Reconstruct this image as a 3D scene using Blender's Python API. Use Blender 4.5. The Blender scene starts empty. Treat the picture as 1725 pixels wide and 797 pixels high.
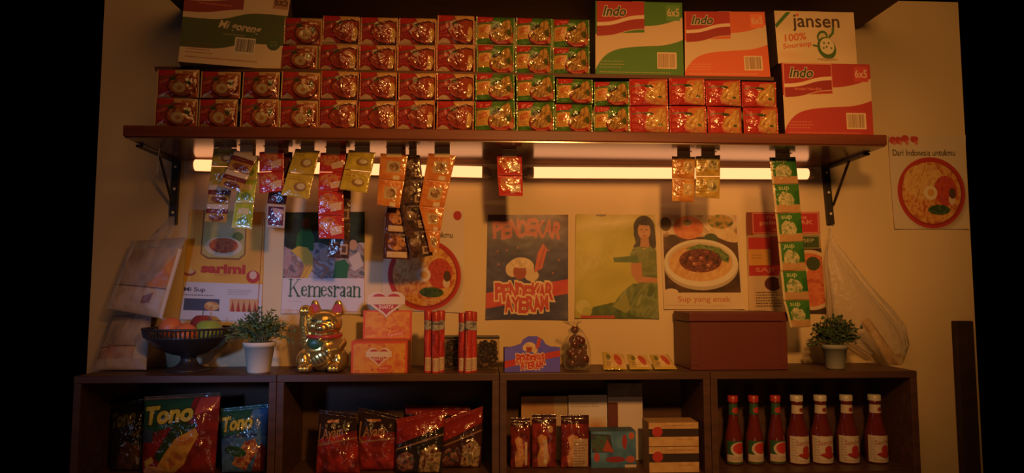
import bpy, math, random
import numpy as np
from mathutils import Vector, Matrix
random.seed(7)
C = bpy.context.scene.collection
PI = math.pi

# ------------------------------------------------------------------ camera
F, D, VX, VY, ZC = 1150.0, 2.3, 800.0, 490.0, 1.15
W_, H_ = 1725.0, 797.0
_a, _b = (VX - W_ / 2) / F, (VY - H_ / 2) / F
pitch = math.atan(_b)
yaw = math.atan(-_a * math.cos(pitch))
ROT = Matrix.Rotation(-yaw, 3, 'Z') @ Matrix.Rotation(PI / 2 + pitch, 3, 'X')
CAM = Vector((0, -D, ZC))

def P(px, py, Y):
    """point of the room at depth Y (0 = back wall) seen at a photo pixel"""
    d = ROT @ Vector(((px - W_ / 2) / F, -(py - H_ / 2) / F, -1))
    t = (Y + D) / d.y
    return CAM + d * t

def PZ(px, Y, z, py=500):
    """X from the pixel column, height given"""
    for _ in range(4):
        p = P(px, py, Y)
        # row of height z at this X
        v = ROT.transposed() @ (Vector((p.x, Y, z)) - CAM)
        py = H_ / 2 - F * v.y / -v.z
    return Vector((P(px, py, Y).x, Y, z))

cam_d = bpy.data.cameras.new('camera'); cam = bpy.data.objects.new('camera', cam_d); C.objects.link(cam)
cam_d.sensor_width = 36; cam_d.lens = F / W_ * 36; cam_d.clip_start = 0.02
cam.matrix_world = Matrix.Translation(CAM) @ ROT.to_4x4()
bpy.context.scene.camera = cam

# ------------------------------------------------------------------ colour
def lin(c):
    c = np.asarray(c, dtype=float) / 255.0
    l = np.where(c <= 0.04045, c / 12.92, ((c + 0.055) / 1.055) ** 2.4)
    g = l.mean(-1, keepdims=True)
    return (l * 0.9 + g * 0.1) * 0.78 + 0.012  # desaturated and lifted: a hazy veil put into every colour

# ------------------------------------------------------------------ materials
M = {}
def new_mat(name):
    m = bpy.data.materials.new(name); m.use_nodes = True
    nt = m.node_tree; b = nt.nodes['Principled BSDF']
    M[name] = m
    return m, nt, b

def noise_bump(nt, b, scale, strength, dist=0.01, detail=3, rand=False, mapping=None):
    tc = nt.nodes.new('ShaderNodeTexCoord'); n = nt.nodes.new('ShaderNodeTexNoise'); bu = nt.nodes.new('ShaderNodeBump')
    n.inputs['Scale'].default_value = scale; n.inputs['Detail'].default_value = detail
    bu.inputs['Strength'].default_value = strength; bu.inputs['Distance'].default_value = dist
    src = tc.outputs['Object']
    if rand:
        oi = nt.nodes.new('ShaderNodeObjectInfo'); mu = nt.nodes.new('ShaderNodeVectorMath'); mu.operation = 'ADD'
        sc = nt.nodes.new('ShaderNodeMath'); sc.operation = 'MULTIPLY'; sc.inputs[1].default_value = 37.0
        nt.links.new(oi.outputs['Random'], sc.inputs[0]); nt.links.new(src, mu.inputs[0]); nt.links.new(sc.outputs[0], mu.inputs[1])
        src = mu.outputs[0]
    nt.links.new(src, n.inputs['Vector']); nt.links.new(n.outputs['Fac'], bu.inputs['Height']); nt.links.new(bu.outputs['Normal'], b.inputs['Normal'])
    return n

def print_mat(name, rough, bump=None, spec=0.5, coat=0.0):
    m, nt, b = new_mat(name)
    a = nt.nodes.new('ShaderNodeAttribute'); a.attribute_name = 'Col'
    nt.links.new(a.outputs['Color'], b.inputs['Base Color'])
    b.inputs['Roughness'].default_value = rough; b.inputs['Specular IOR Level'].default_value = spec
    b.inputs['Coat Weight'].default_value = coat; b.inputs['Coat Roughness'].default_value = 0.08
    if bump: noise_bump(nt, b, *bump, rand=True)
    return m
print_mat('printed_paper', 0.75, (14, 0.12, 0.01), 0.25)
print_mat('printed_carton', 0.6, (30, 0.06, 0.01), 0.3)
print_mat('printed_film', 0.11, (34, 0.5, 0.012), 0.55, 0.0)
print_mat('printed_pouch', 0.42, (22, 0.3, 0.01), 0.4)
print_mat('printed_poster_gloss', 0.38, (6, 0.25, 0.02), 0.45)
print_mat('printed_sachet', 0.16, (40, 0.28, 0.01), 0.5)
print_mat('painted', 0.4, None, 0.4)

def plain(name, col, rough=0.5, metal=0.0, spec=0.5, bump=None):
    m, nt, b = new_mat(name)
    tc = nt.nodes.new('ShaderNodeTexCoord'); n = nt.nodes.new('ShaderNodeTexNoise'); n.inputs['Scale'].default_value = 9
    mx = nt.nodes.new('ShaderNodeMix'); mx.data_type = 'RGBA'
    l = lin(col)
    mx.inputs[6].default_value = (*(l * 0.85), 1); mx.inputs[7].default_value = (*np.clip(l * 1.15, 0, 1), 1)
    nt.links.new(tc.outputs['Object'], n.inputs['Vector']); nt.links.new(n.outputs['Fac'], mx.inputs[0]); nt.links.new(mx.outputs[2], b.inputs['Base Color'])
    b.inputs['Roughness'].default_value = rough; b.inputs['Metallic'].default_value = metal; b.inputs['Specular IOR Level'].default_value = spec
    if bump: noise_bump(nt, b, *bump)
    return m
plain('black_metal', (46, 38, 34), 0.45, 0.3)
plain('white_plastic', (225, 215, 195), 0.4)
plain('batten_white', (205, 180, 140), 0.5)
plain('pot_white', (226, 212, 190), 0.55)
plain('pot_grey', (150, 150, 140), 0.6)
plain('soil', (50, 35, 25), 0.9)
plain('gold', (246, 204, 92), 0.2, 0.82, 0.5, (30, 0.12, 0.004))
plain('red_lacquer', (185, 28, 20), 0.3)
plain('green_lacquer', (30, 92, 62), 0.35)
plain('dark_paint', (25, 15, 10), 0.4)
plain('bowl_dark', (44, 30, 26), 0.35)
plain('leaf', (84, 116, 52), 0.55)
plain('leaf_dark', (52, 82, 38), 0.55)
plain('stem', (92, 96, 50), 0.6)
plain('brown_candy', (96, 36, 14), 0.22)
plain('jar_lid', (28, 18, 14), 0.4)
plain('sauce', (112, 16, 12), 0.1, 0.0, 0.6)
plain('cap_white', (215, 205, 190), 0.35)
plain('cap_red', (190, 30, 30), 0.35)
plain('floor_tile', (70, 55, 45), 0.6)
plain('tape', (215, 180, 120), 0.5)
plain('fruit_orange', (230, 110, 30), 0.45, bump=(180, 0.15, 0.002))
plain('fruit_green', (150, 178, 40), 0.4)
plain('fruit_red', (150, 30, 26), 0.3)
plain('chest_red', (104, 18, 0), 0.5, bump=(25, 0.1, 0.006))

def wood(name, c0, c1, rough, spec=0.4, scale=(3, 40, 40)):
    m, nt, b = new_mat(name)
    tc = nt.nodes.new('ShaderNodeTexCoord'); mp = nt.nodes.new('ShaderNodeMapping'); mp.inputs['Scale'].default_value = scale
    n = nt.nodes.new('ShaderNodeTexNoise'); n.inputs['Scale'].default_value = 1.0; n.inputs['Detail'].default_value = 6
    r = nt.nodes.new('ShaderNodeValToRGB')
    r.color_ramp.elements[0].position = 0.3; r.color_ramp.elements[1].position = 0.7
    r.color_ramp.elements[0].color = (*lin(c0), 1); r.color_ramp.elements[1].color = (*lin(c1), 1)
    nt.links.new(tc.outputs['Object'], mp.inputs['Vector']); nt.links.new(mp.outputs[0], n.inputs['Vector'])
    nt.links.new(n.outputs['Fac'], r.inputs[0]); nt.links.new(r.outputs[0], b.inputs['Base Color'])
    b.inputs['Roughness'].default_value = rough; b.inputs['Specular IOR Level'].default_value = spec
    return m
wood('wood_shelf', (96, 34, 4), (124, 48, 6), 0.45, 0.25)
wood('wood_under', (92, 50, 24), (110, 62, 32), 0.19, 0.75)
wood('wood_crate', (72, 40, 28), (98, 58, 40), 0.45, 0.35)
wood('wood_inner', (84, 54, 38), (100, 64, 46), 0.7, 0.2)
wood('wood_post', (44, 22, 12), (58, 30, 18), 0.6, 0.2)
wood('wood_upper', (88, 46, 26), (104, 56, 32), 0.6, 0.3)

# wall plaster
m, nt, b = new_mat('plaster')
tc = nt.nodes.new('ShaderNodeTexCoord'); n = nt.nodes.new('ShaderNodeTexNoise'); n.inputs['Scale'].default_value = 1.6; n.inputs['Detail'].default_value = 5
r = nt.nodes.new('ShaderNodeValToRGB'); r.color_ramp.elements[0].position = 0.25; r.color_ramp.elements[1].position = 0.75
r.color_ramp.elements[0].color = (*lin((222, 192, 142)), 1); r.color_ramp.elements[1].color = (*lin((238, 212, 166)), 1)
nt.links.new(tc.outputs['Object'], n.inputs['Vector']); nt.links.new(n.outputs['Fac'], r.inputs[0]); nt.links.new(r.outputs[0], b.inputs['Base Color'])
b.inputs['Roughness'].default_value = 0.85; b.inputs['Specular IOR Level'].default_value = 0.2
n2 = nt.nodes.new('ShaderNodeTexNoise'); n2.inputs['Scale'].default_value = 35; n2.inputs['Detail'].default_value = 4
bu = nt.nodes.new('ShaderNodeBump'); bu.inputs['Strength'].default_value = 0.12; bu.inputs['Distance'].default_value = 0.004
nt.links.new(tc.outputs['Object'], n2.inputs['Vector']); nt.links.new(n2.outputs['Fac'], bu.inputs['Height']); nt.links.new(bu.outputs[0], b.inputs['Normal'])

# lit tube
m, nt, b = new_mat('lit_tube')
nt.nodes.remove(b); e = nt.nodes.new('ShaderNodeEmission'); e.inputs['Color'].default_value = (1.0, 0.385, 0.15, 1); e.inputs['Strength'].default_value = 2.05
nt.links.new(e.outputs[0], nt.nodes['Material Output'].inputs['Surface'])

def film(name, tint, opac, rough=0.15, diff=(200, 190, 175)):
    m, nt, b = new_mat(name)
    b.inputs['Base Color'].default_value = (*lin(diff), 1); b.inputs['Roughness'].default_value = rough
    b.inputs['Specular IOR Level'].default_value = 0.8
    t = nt.nodes.new('ShaderNodeBsdfTransparent'); t.inputs['Color'].default_value = (*tint, 1)
    mix = nt.nodes.new('ShaderNodeMixShader'); lw = nt.nodes.new('ShaderNodeLayerWeight'); lw.inputs['Blend'].default_value = 0.35
    ma = nt.nodes.new('ShaderNodeMath'); ma.operation = 'MULTIPLY_ADD'; ma.inputs[1].default_value = 0.5; ma.inputs[2].default_value = opac; ma.use_clamp = True
    nt.links.new(lw.outputs['Facing'], ma.inputs[0]); nt.links.new(ma.outputs[0], mix.inputs[0])
    nt.links.new(t.outputs[0], mix.inputs[1]); nt.links.new(b.outputs[0], mix.inputs[2])
    nt.links.new(mix.outputs[0], nt.nodes['Material Output'].inputs['Surface'])
    noise_bump(nt, b, 30, 0.6, 0.01)
film('clear_film', (0.97, 0.96, 0.94), 0.06)
film('milky_film', (0.97, 0.95, 0.92), 0.15, 0.3, (250, 240, 225))
film('jar_glass', (0.9, 0.85, 0.8), 0.04, 0.06)

# ------------------------------------------------------------------ mesh builder
class MB:
    def __init__(s): s.v = []; s.c = []; s.f = []; s.sm = []; s.n = 0
    def add(s, verts, faces, col=(200, 200, 200), smooth=False, linear=False):
        v = np.asarray(verts, dtype=float).reshape(-1, 3)
        c = np.asarray(col, dtype=float) if linear else lin(col)
        if c.ndim == 1: c = np.tile(c, (len(v), 1))
        s.v.append(v); s.c.append(c.reshape(-1, 3))
        n = s.n
        s.f.extend([tuple(i + n for i in f) for f in faces]); s.sm.extend([smooth] * len(faces)); s.n += len(v)
        return s
    def grid(s, Pg, Cg, smooth=True, flip=False):
        ny, nx = Pg.shape[:2]
        idx = np.arange(ny * nx).reshape(ny, nx)
        q = np.stack([idx[:-1, :-1], idx[1:, :-1], idx[1:, 1:], idx[:-1, 1:]], -1).reshape(-1, 4)
        if flip: q = q[:, ::-1]
        return s.add(Pg.reshape(-1, 3), q.tolist(), Cg.reshape(-1, 3), smooth, linear=True)
    def box(s, lo, hi, col=(200, 200, 200), sides=None):
        x0, y0, z0 = lo; x1, y1, z1 = hi
        return s.prism8([(x0, y0, z0), (x1, y0, z0), (x1, y1, z0), (x0, y1, z0)], [(x0, y0, z1), (x1, y0, z1), (x1, y1, z1), (x0, y1, z1)], col)
    def prism8(s, bot, top, col=(200, 200, 200)):
        v = [tuple(p) for p in bot] + [tuple(p) for p in top]; n = len(bot)
        f = [tuple(range(n - 1, -1, -1)), tuple(range(n, 2 * n))] + [(i, (i + 1) % n, n + (i + 1) % n, n + i) for i in range(n)]
        return s.add(v, f, col)
    def lathe(s, prof, cx, cy, z0, seg=40, col=(200, 200, 200), cap=True, sx=1, sy=1):
        v = []; f = []
        for r_, z in prof:
            for k in range(seg):
                a = 2 * PI * k / seg; v.append((cx + sx * r_ * math.cos(a), cy + sy * r_ * math.sin(a), z0 + z))
        for i in range(len(prof) - 1):
            for k in range(seg):
                k2 = (k + 1) % seg; f.append((i * seg + k, i * seg + k2, (i + 1) * seg + k2, (i + 1) * seg + k))
        s.add(v, f, col, True)
        if cap:
            for i, rev in ((0, True), (len(prof) - 1, False)):
                if prof[i][0] > 1e-5:
                    t = list(range(i * seg, (i + 1) * seg)); s.add(v[t[0]:t[-1] + 1], [tuple(range(seg - 1, -1, -1)) if rev else tuple(range(seg))], col)
        return s
    def tube(s, pts, r, seg=8, col=(200, 200, 200), cap=True):
        pts = [Vector(p) for p in pts]; rr = r if hasattr(r, '__len__') else [r] * len(pts)
        v = []; f = []
        for i, p in enumerate(pts):
            t = (pts[min(i + 1, len(pts) - 1)] - pts[max(i - 1, 0)]).normalized()
            u = t.orthogonal().normalized() if i == 0 else (u - t * u.dot(t)).normalized()
            w = t.cross(u)
            for k in range(seg):
                a = 2 * PI * k / seg; v.append(tuple(p + (u * math.cos(a) + w * math.sin(a)) * rr[i]))
        for i in range(len(pts) - 1):
            for k in range(seg):
                k2 = (k + 1) % seg; f.append((i * seg + k, i * seg + k2, (i + 1) * seg + k2, (i + 1) * seg + k))
        s.add(v, f, col, True)
        if cap:
            s.add(v[:seg], [tuple(range(seg - 1, -1, -1))], col); s.add(v[-seg:], [tuple(range(seg))], col)
        return s
    def ball(s, c, r, col=(200, 200, 200), nu=20, nv=12, rot=None):
        r = r if hasattr(r, '__len__') else (r, r, r)
        v = []; f = []
        for j in range(nv + 1):
            t = PI * j / nv
            for i in range(nu):
                a = 2 * PI * i / nu; p = Vector((r[0] * math.sin(t) * math.cos(a), r[1] * math.sin(t) * math.sin(a), r[2] * math.cos(t)))
                if rot is not None: p = rot @ p
                v.append(tuple(p + Vector(c)))
        for j in range(nv):
            for i in range(nu):
                i2 = (i + 1) % nu; f.append((j * nu + i, (j + 1) * nu + i, (j + 1) * nu + i2, j * nu + i2))
        return s.add(v, f, col, True)
    def bounds(s):
        v = np.concatenate(s.v); return v.min(0), v.max(0)

def wloc(o):
    v = Vector((0, 0, 0))
    while o is not None: v += o.location; o = o.parent
    return v

def obj(name, mb, mat, parent=None, loc=None):
    me = bpy.data.meshes.new(name)
    v = np.concatenate(mb.v); c = np.concatenate(mb.c)
    if parent is not None: base = np.array(wloc(parent)); loc = None
    else:
        if loc is None:
            lo, hi = v.min(0), v.max(0); loc = ((lo[0] + hi[0]) / 2, (lo[1] + hi[1]) / 2, lo[2])
        base = np.array(loc)
    me.from_pydata((v - base).tolist(), [], mb.f)
    at = me.color_attributes.new('Col', 'FLOAT_COLOR', 'POINT')
    at.data.foreach_set('color', np.concatenate([c, np.ones((len(c), 1))], 1).astype(np.float32).ravel())
    me.polygons.foreach_set('use_smooth', mb.sm)
    me.materials.append(M[mat]); me.update()
    o = bpy.data.objects.new(name, me); C.objects.link(o)
    if parent is not None: o.parent = parent
    else: o.location = loc
    return o

def tag(o, label=None, cat=None, group=None, kind=None):
    if label: o['label'] = label
    if cat: o['category'] = cat
    if group: o['group'] = group
    if kind: o['kind'] = kind
    return o
def thing(name, label, cat, loc, group=None):
    o = bpy.data.objects.new(name, None); o.empty_display_size = 0.05; C.objects.link(o); o.location = loc
    return tag(o, label, cat, group)
def bevel(o, w=0.002, seg=2):
    b_ = o.modifiers.new('bevel', 'BEVEL'); b_.width = w; b_.segments = seg; b_.limit_method = 'ANGLE'; return o
def copy_tree(o, parent=None):
    c_ = o.copy(); C.objects.link(c_)
    if parent is not None: c_.parent = parent
    for ch in [x for x in o.children]:
        copy_tree(ch, c_)
    return c_

# ------------------------------------------------------------------ printed artwork (colours sampled on a grid of vertices)
_txt = {}
def text_tris(s_, bold):
    k = (s_, bold)
    if k not in _txt:
        cu = bpy.data.curves.new('t', 'FONT'); cu.body = s_; cu.size = 1; cu.offset = bold; cu.resolution_u = 3
        ob = bpy.data.objects.new('t', cu); me = bpy.data.meshes.new_from_object(ob)
        me.calc_loop_triangles()
        co = np.array([v_.co[:2] for v_ in me.vertices]); tr = np.array([t.vertices[:] for t in me.loop_triangles])
        _txt[k] = co[tr] if len(tr) else np.zeros((0, 3, 2))
        bpy.data.objects.remove(ob); bpy.data.curves.remove(cu); bpy.data.meshes.remove(me)
    return _txt[k]

class Cv:
    def __init__(s, w, h, bg, res=1.5, ss=2):
        s.w, s.h, s.ss = w, h, ss
        s.nx, s.ny = max(3, int(round(w * res))), max(3, int(round(h * res)))
        NX, NY = s.nx * ss, s.ny * ss
        s.X, s.Y = np.meshgrid((np.arange(NX) + .5) / NX * w, (np.arange(NY) + .5) / NY * h)
        s.A = np.tile(np.asarray(bg, float), (NY, NX, 1))
    def put(s, m_, c, a=1.0):
        m_ = np.asarray(m_, float)[..., None] * a; s.A = s.A * (1 - m_) + np.asarray(c, float) * m_; return s
    def rect(s, x0, y0, x1, y1, c, a=1): return s.put((s.X >= x0) & (s.X < x1) & (s.Y >= y0) & (s.Y < y1), c, a)
    def ell(s, cx, cy, rx, ry, c, a=1, rot=0, soft=0):
        dx, dy = s.X - cx, s.Y - cy; co, si = math.cos(rot), math.sin(rot)
        d = np.hypot((dx * co + dy * si) / rx, (-dx * si + dy * co) / ry)
        return s.put(np.clip((1 - d) / soft, 0, 1) if soft else d < 1, c, a)
    def inpoly(s, pts):
        m_ = np.zeros(s.X.shape, bool); n_ = len(pts)
        for i in range(n_):
            (x0, y0), (x1, y1) = pts[i], pts[(i + 1) % n_]
            if y0 == y1: continue
            cr = ((s.Y < y0) != (s.Y < y1)) & (s.X < (x1 - x0) * (s.Y - y0) / (y1 - y0) + x0)
            m_ ^= cr
        return m_
    def poly(s, pts, c, a=1): return s.put(s.inpoly(pts), c, a)
    def dist(s, pts):
        d = np.full(s.X.shape, 1e9)
        for (x0, y0), (x1, y1) in zip(pts[:-1], pts[1:]):
            L = (x1 - x0) ** 2 + (y1 - y0) ** 2 + 1e-9
            t = np.clip(((s.X - x0) * (x1 - x0) + (s.Y - y0) * (y1 - y0)) / L, 0, 1)
            d = np.minimum(d, np.hypot(s.X - x0 - t * (x1 - x0), s.Y - y0 - t * (y1 - y0)))
        return d
    def line(s, pts, w, c, a=1): return s.put(s.dist(pts) < w / 2, c, a)
    def noise(s, sx, sy=None, seed=0, ang=0):
        sy = sy or sx; r_ = np.random.RandomState(seed); co, si = math.cos(ang), math.sin(ang)
        u = (s.X * co + s.Y * si) / sx + 300; v = (-s.X * si + s.Y * co) / sy + 300
        G = r_.rand(64, 64); i, j = np.floor(u).astype(int), np.floor(v).astype(int); fu, fv = u - i, v - j
        fu, fv = fu * fu * (3 - 2 * fu), fv * fv * (3 - 2 * fv)
        g = lambda a_, b_: G[b_ % 64, a_ % 64]
        return (g(i, j) * (1 - fu) + g(i + 1, j) * fu) * (1 - fv) + (g(i, j + 1) * (1 - fu) + g(i + 1, j + 1) * fu) * fv
    def mott(s, mask, cols, scale, seed=0, sy=None, ang=0, a=1):
        n_ = (0.65 * s.noise(scale, sy, seed, ang) + 0.35 * s.noise(scale / 2.2, (sy or scale) / 2.2, seed + 1, ang))
        n_ = np.clip((n_ - 0.22) / 0.56, 0, 0.999) * (len(cols) - 1)
        i = n_.astype(int); f = (n_ - i)[..., None]; cols = np.asarray(cols, float)
        col = cols[i] * (1 - f) + cols[np.minimum(i + 1, len(cols) - 1)] * f
        m_ = np.asarray(mask, float)[..., None] * a; s.A = s.A * (1 - m_) + col * m_; return s
    def mell(s, cx, cy, rx, ry, rot=0):
        dx, dy = s.X - cx, s.Y - cy; co, si = math.cos(rot), math.sin(rot)
        return np.hypot((dx * co + dy * si) / rx, (-dx * si + dy * co) / ry) < 1
    def text(s, t, x0, y0, x1, y1, c, bold=0.0, shear=0.0, rot=0.0, arc=0.0, a=1, outline=None, ow=0.05):
        if outline is not None: s.text(t, x0, y0, x1, y1, outline, bold + ow, shear, rot, arc, a)
        ref = text_tris(t, 0.0); T = text_tris(t, bold)
        if not len(ref): return s
        lo, hi = ref.reshape(-1, 2).min(0), ref.reshape(-1, 2).max(0)
        u = (T[..., 0] - lo[0]) / (hi[0] - lo[0]); v = (T[..., 1] - lo[1]) / (hi[1] - lo[1])
        x = x0 + u * (x1 - x0) + shear * v * (y1 - y0); y = y1 - v * (y1 - y0) - arc * (1 - (2 * u - 1) ** 2)
        if rot:
            cx, cy = (x0 + x1) / 2, (y0 + y1) / 2; co, si = math.cos(rot), math.sin(rot)
            x, y = cx + (x - cx) * co - (y - cy) * si, cy + (x - cx) * si + (y - cy) * co
        m_ = np.zeros(s.X.shape, bool); NY, NX = m_.shape
        for tx, ty in zip(x, y):
            i0, i1 = int(max(0, math.floor(tx.min() / s.w * NX) - 1)), int(min(NX, math.ceil(tx.max() / s.w * NX) + 1))
            j0, j1 = int(max(0, math.floor(ty.min() / s.h * NY) - 1)), int(min(NY, math.ceil(ty.max() / s.h * NY) + 1))
            if i1 <= i0 or j1 <= j0: continue
            X, Y = s.X[j0:j1, i0:i1], s.Y[j0:j1, i0:i1]
            e = [(tx[(k + 1) % 3] - tx[k]) * (Y - ty[k]) - (ty[(k + 1) % 3] - ty[k]) * (X - tx[k]) for k in range(3)]
            m_[j0:j1, i0:i1] |= ((e[0] >= 0) & (e[1] >= 0) & (e[2] >= 0)) | ((e[0] <= 0) & (e[1] <= 0) & (e[2] <= 0))
        return s.put(m_, c, a)
    def scrib(s, x0, y0, x1, y1, rows, c, w=0.8, seed=0, a=0.8):
        """a block of small illegible print"""
        r_ = random.Random(seed)
        for k in range(rows):
            y = y0 + (k + .5) * (y1 - y0) / rows; x = x0
            xe = x0 + (x1 - x0) * r_.uniform(0.75, 1)
            while x < xe:
                L = r_.uniform(1.5, 5); s.rect(x, y - w / 2, min(x + L, xe), y + w / 2, c, a); x += L + 1
        return s
    def bars(s, x0, y0, x1, y1, bg=(230, 220, 200), fg=(90, 70, 60)):
        s.rect(x0, y0, x1, y1, bg); r_ = random.Random(3); x = x0 + 2
        while x < x1 - 2:
            w = r_.uniform(.5, 1.6); s.rect(x, y0 + 2, min(x + w, x1 - 2), y1 - 2, fg); x += w + r_.uniform(.5, 1.2)
        return s
    def out(s):
        ss = s.ss; A = s.A.reshape(s.ny, ss, s.nx, ss, 3).mean((1, 3)); return lin(np.clip(A, 0, 255))

def bil(q, U, V):
    q = [np.array(p, float) for p in q]   # TL TR BR BL
    U, V = U[..., None], V[..., None]
    return (q[0] * (1 - U) + q[1] * U) * (1 - V) + (q[3] * (1 - U) + q[2] * U) * V

def uvgrid(cv): return np.meshgrid(np.linspace(0, 1, cv.nx), np.linspace(0, 1, cv.ny))
def face(mb, q, cv, smooth=True):
    U, V = uvgrid(cv); mb.grid(bil(q, U, V), cv.out(), smooth)
    return mb
def vn(U, V, s, seed):
    r_ = np.random.RandomState(seed); G = r_.rand(32, 32); u, v = U * s, V * s
    i, j = u.astype(int), v.astype(int); a_, b_ = u - i, v - j; a_, b_ = a_ * a_ * (3 - 2 * a_), b_ * b_ * (3 - 2 * b_)
    return (G[j % 32, i % 32] * (1 - a_) + G[j % 32, (i + 1) % 32] * a_) * (1 - b_) + (G[(j + 1) % 32, i % 32] * (1 - a_) + G[(j + 1) % 32, (i + 1) % 32] * a_) * b_ - .5

def pillow(mb, q, cv, bulge, back=None, crumple=0.0, seed=0, p=2.6, flat_back=False, bottom_full=False):
    """a filled packet: bulging printed front, plain bulging back, meeting in a thin seam"""
    U, V = uvgrid(cv); Q = bil(q, U, V)
    q3 = [Vector(x) for x in q]; nrm = (q3[1] - q3[0]).cross(q3[3] - q3[0]).normalized()   # TLxTR x TLxBL
    if nrm.y > 0: nrm = -nrm
    nrm = np.array(nrm)
    hv = np.where(V < .5, 1 - np.abs(2 * V - 1) ** p, 1.0) if bottom_full else 1 - np.abs(2 * V - 1) ** p
    hgt = (1 - np.abs(2 * U - 1) ** p) * hv
    hgt = bulge * np.sqrt(np.clip(hgt, 0, 1)) * (0.75 + .25 * hgt)
    edge = np.minimum(np.minimum(U, 1 - U), np.minimum(V, 1 - V)); e = np.clip(edge * 8, 0, 1)
    hgt = hgt + crumple * e * (vn(U, V, 5, seed) + .6 * vn(U, V, 11, seed + 1))
    Cc = cv.out()
    mb.grid(Q + hgt[..., None] * nrm, Cc)
    bk = np.tile(lin(back) if back is not None else Cc.mean((0, 1)) * .7, (cv.ny, cv.nx, 1))
    st = max(1, cv.nx // 16)
    iy = np.unique(np.r_[np.arange(0, cv.ny, st), cv.ny - 1]); ix = np.unique(np.r_[np.arange(0, cv.nx, st), cv.nx - 1])
    hb = hgt * (0.0 if flat_back else -.8) - 0.0006
    mb.grid((Q + hb[..., None] * nrm)[np.ix_(iy, ix)], bk[np.ix_(iy, ix)], True, True)
    return mb

def qpx(pts, Y):
    Ys = Y if hasattr(Y, '__len__') else [Y] * 4
    return [P(x, y, yy) for (x, y), yy in zip(pts, Ys)]

# ------------------------------------------------------------------ the setting
Zs = lambda rel: ZC + rel
xl, xr = P(157, 400, 0).x, P(1635, 400, 0).x
mb = MB(); mb.box((xl, 0, 0), (xr, 0.08, P(862, -14, 0).z)); o = obj('wall_back', mb, 'plaster'); tag(o, kind='structure')
mb = MB(); mb.box((xl, -D - .6, -0.06), (xr, 0.08, -0.001)); o = obj('floor', mb, 'floor_tile'); tag(o, kind='structure')

# ------------------------------------------------------------------ shelves
ZT, ZU = Zs(.466), Zs(.4305)      # main shelf top, underside
SY = -0.35
xa, xb = PZ(206, SY, ZU).x, PZ(1495, SY, ZU).x
sh = thing('wall_shelf', 'long brown wooden wall shelf on two black brackets above the fluorescent tubes', 'shelf', ((xa + xb) / 2, SY / 2, ZU))
mb = MB(); mb.box((xa, SY, ZU + .004), (xb, -0.001, ZT)); bevel(obj('board', mb, 'wood_shelf', sh), .003)
mb = MB(); mb.box((xa + .004, SY + .004, ZU), (xb - .004, -0.001, ZU + .004)); obj('underside_panel', mb, 'wood_under', sh)
for wx, sx_, sy_ in ((297, 268, 250), (1391, 1430, 258)):
    top = PZ(wx, -.012, ZU - .0005)
    low = P(291 if wx < 800 else 1400, 378, -.012)
    mb = MB(); w = .011
    mb.prism8([(low.x - w, -.016, low.z), (low.x + w, -.016, low.z), (low.x + w, -.001, low.z), (low.x - w, -.001, low.z)],
              [(top.x - w, -.016, ZU - .001), (top.x + w, -.016, ZU - .001), (top.x + w, -.001, ZU - .001), (top.x - w, -.001, ZU - .001)])
    mb.box((top.x - w, -.26, ZU - .008), (top.x + w, -.001, ZU - .001))
    br = obj('bracket', mb, 'black_metal', sh)
    lo2 = P(291 if wx < 800 else 1404, 345, -.02)
    end = PZ(sx_, -.16, ZU - .008)
    mb = MB(); mb.tube([lo2, lo2.lerp(end, .5), end], .0045); obj('strut', mb, 'black_metal', br)
    mb = MB()
    for t in (.18, .55, .9):
        c = low.lerp(top, t); mb.ball((c.x, -.0175, c.z), (.005, .003, .005), nu=10, nv=6)
    obj('screw', mb, 'white_plastic', br)

# riser board carrying the upper tier
RB, RT = Zs(.6415), Zs(.6535)
ra, rb = PZ(260, -.30, RB).x, PZ(1304, -.30, RB).x
rs = thing('riser_shelf', 'thin dark wooden riser board standing on the long shelf behind the lower noodle packets', 'shelf', ((ra + rb) / 2, -.15, ZT))
mb = MB(); mb.box((ra, -.30, RB), (rb, -.02, RT)); bevel(obj('board', mb, 'wood_upper', rs), .001)
for x in (ra + .08, (ra + rb) / 2, rb - .08):
    mb = MB(); mb.box((x - .01, -.2, ZT + .0002), (x + .01, -.03, RB)); obj('support_panel', mb, 'wood_upper', rs)

# top shelf overhead
tz = P(862, 37, 0).z
mb = MB(); mb.box((P(312, 36, 0).x, -.34, tz), (P(1444, 36, 0).x, -.001, tz + .03))
tag(bevel(obj('overhead_shelf', mb, 'wood_upper'), .002), 'dark brown overhead shelf seen from below along the top of the wall', 'shelf')

# ------------------------------------------------------------------ fluorescent lights
for (x0, y0), (x1, y1), lab in (((318, 278), (823, 290), 'lit fluorescent tube lamp on the wall behind the densest hanging sachet strips'),
                                ((888, 290.5), (1370, 293), 'lit fluorescent tube lamp on the wall, mostly uncovered, above the green and soup posters')):
    A, B = P(x0, y0, -.052), P(x1, y1, -.052)
    th = thing('fluorescent_lamp', lab, 'lamp', ((A.x + B.x) / 2, -.03, A.z - .02), 'fluorescent lamps under the shelf')
    d = (B - A).normalized()
    mb = MB(); mb.tube([A + d * .022, B - d * .022], .0185, 20); obj('tube', mb, 'lit_tube', th)
    mb = MB(); mb.prism8([(A.x, -.028, A.z - .016), (B.x, -.028, B.z - .016), (B.x, -.001, B.z - .016), (A.x, -.001, A.z - .016)],
                         [(A.x, -.028, A.z + .016), (B.x, -.028, B.z + .016), (B.x, -.001, B.z + .016), (A.x, -.001, A.z + .016)]); obj('batten', mb, 'batten_white', th)
    for E, s_ in ((A, 1), (B, -1)):
        mb = MB(); mb.tube([E, E + d * .024 * s_], .0165, 16); mb.box((E.x - .008, -.05, E.z - .013), (E.x + .008, -.02, E.z + .013)); obj('lamp_holder', mb, 'batten_white', th)
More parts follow.
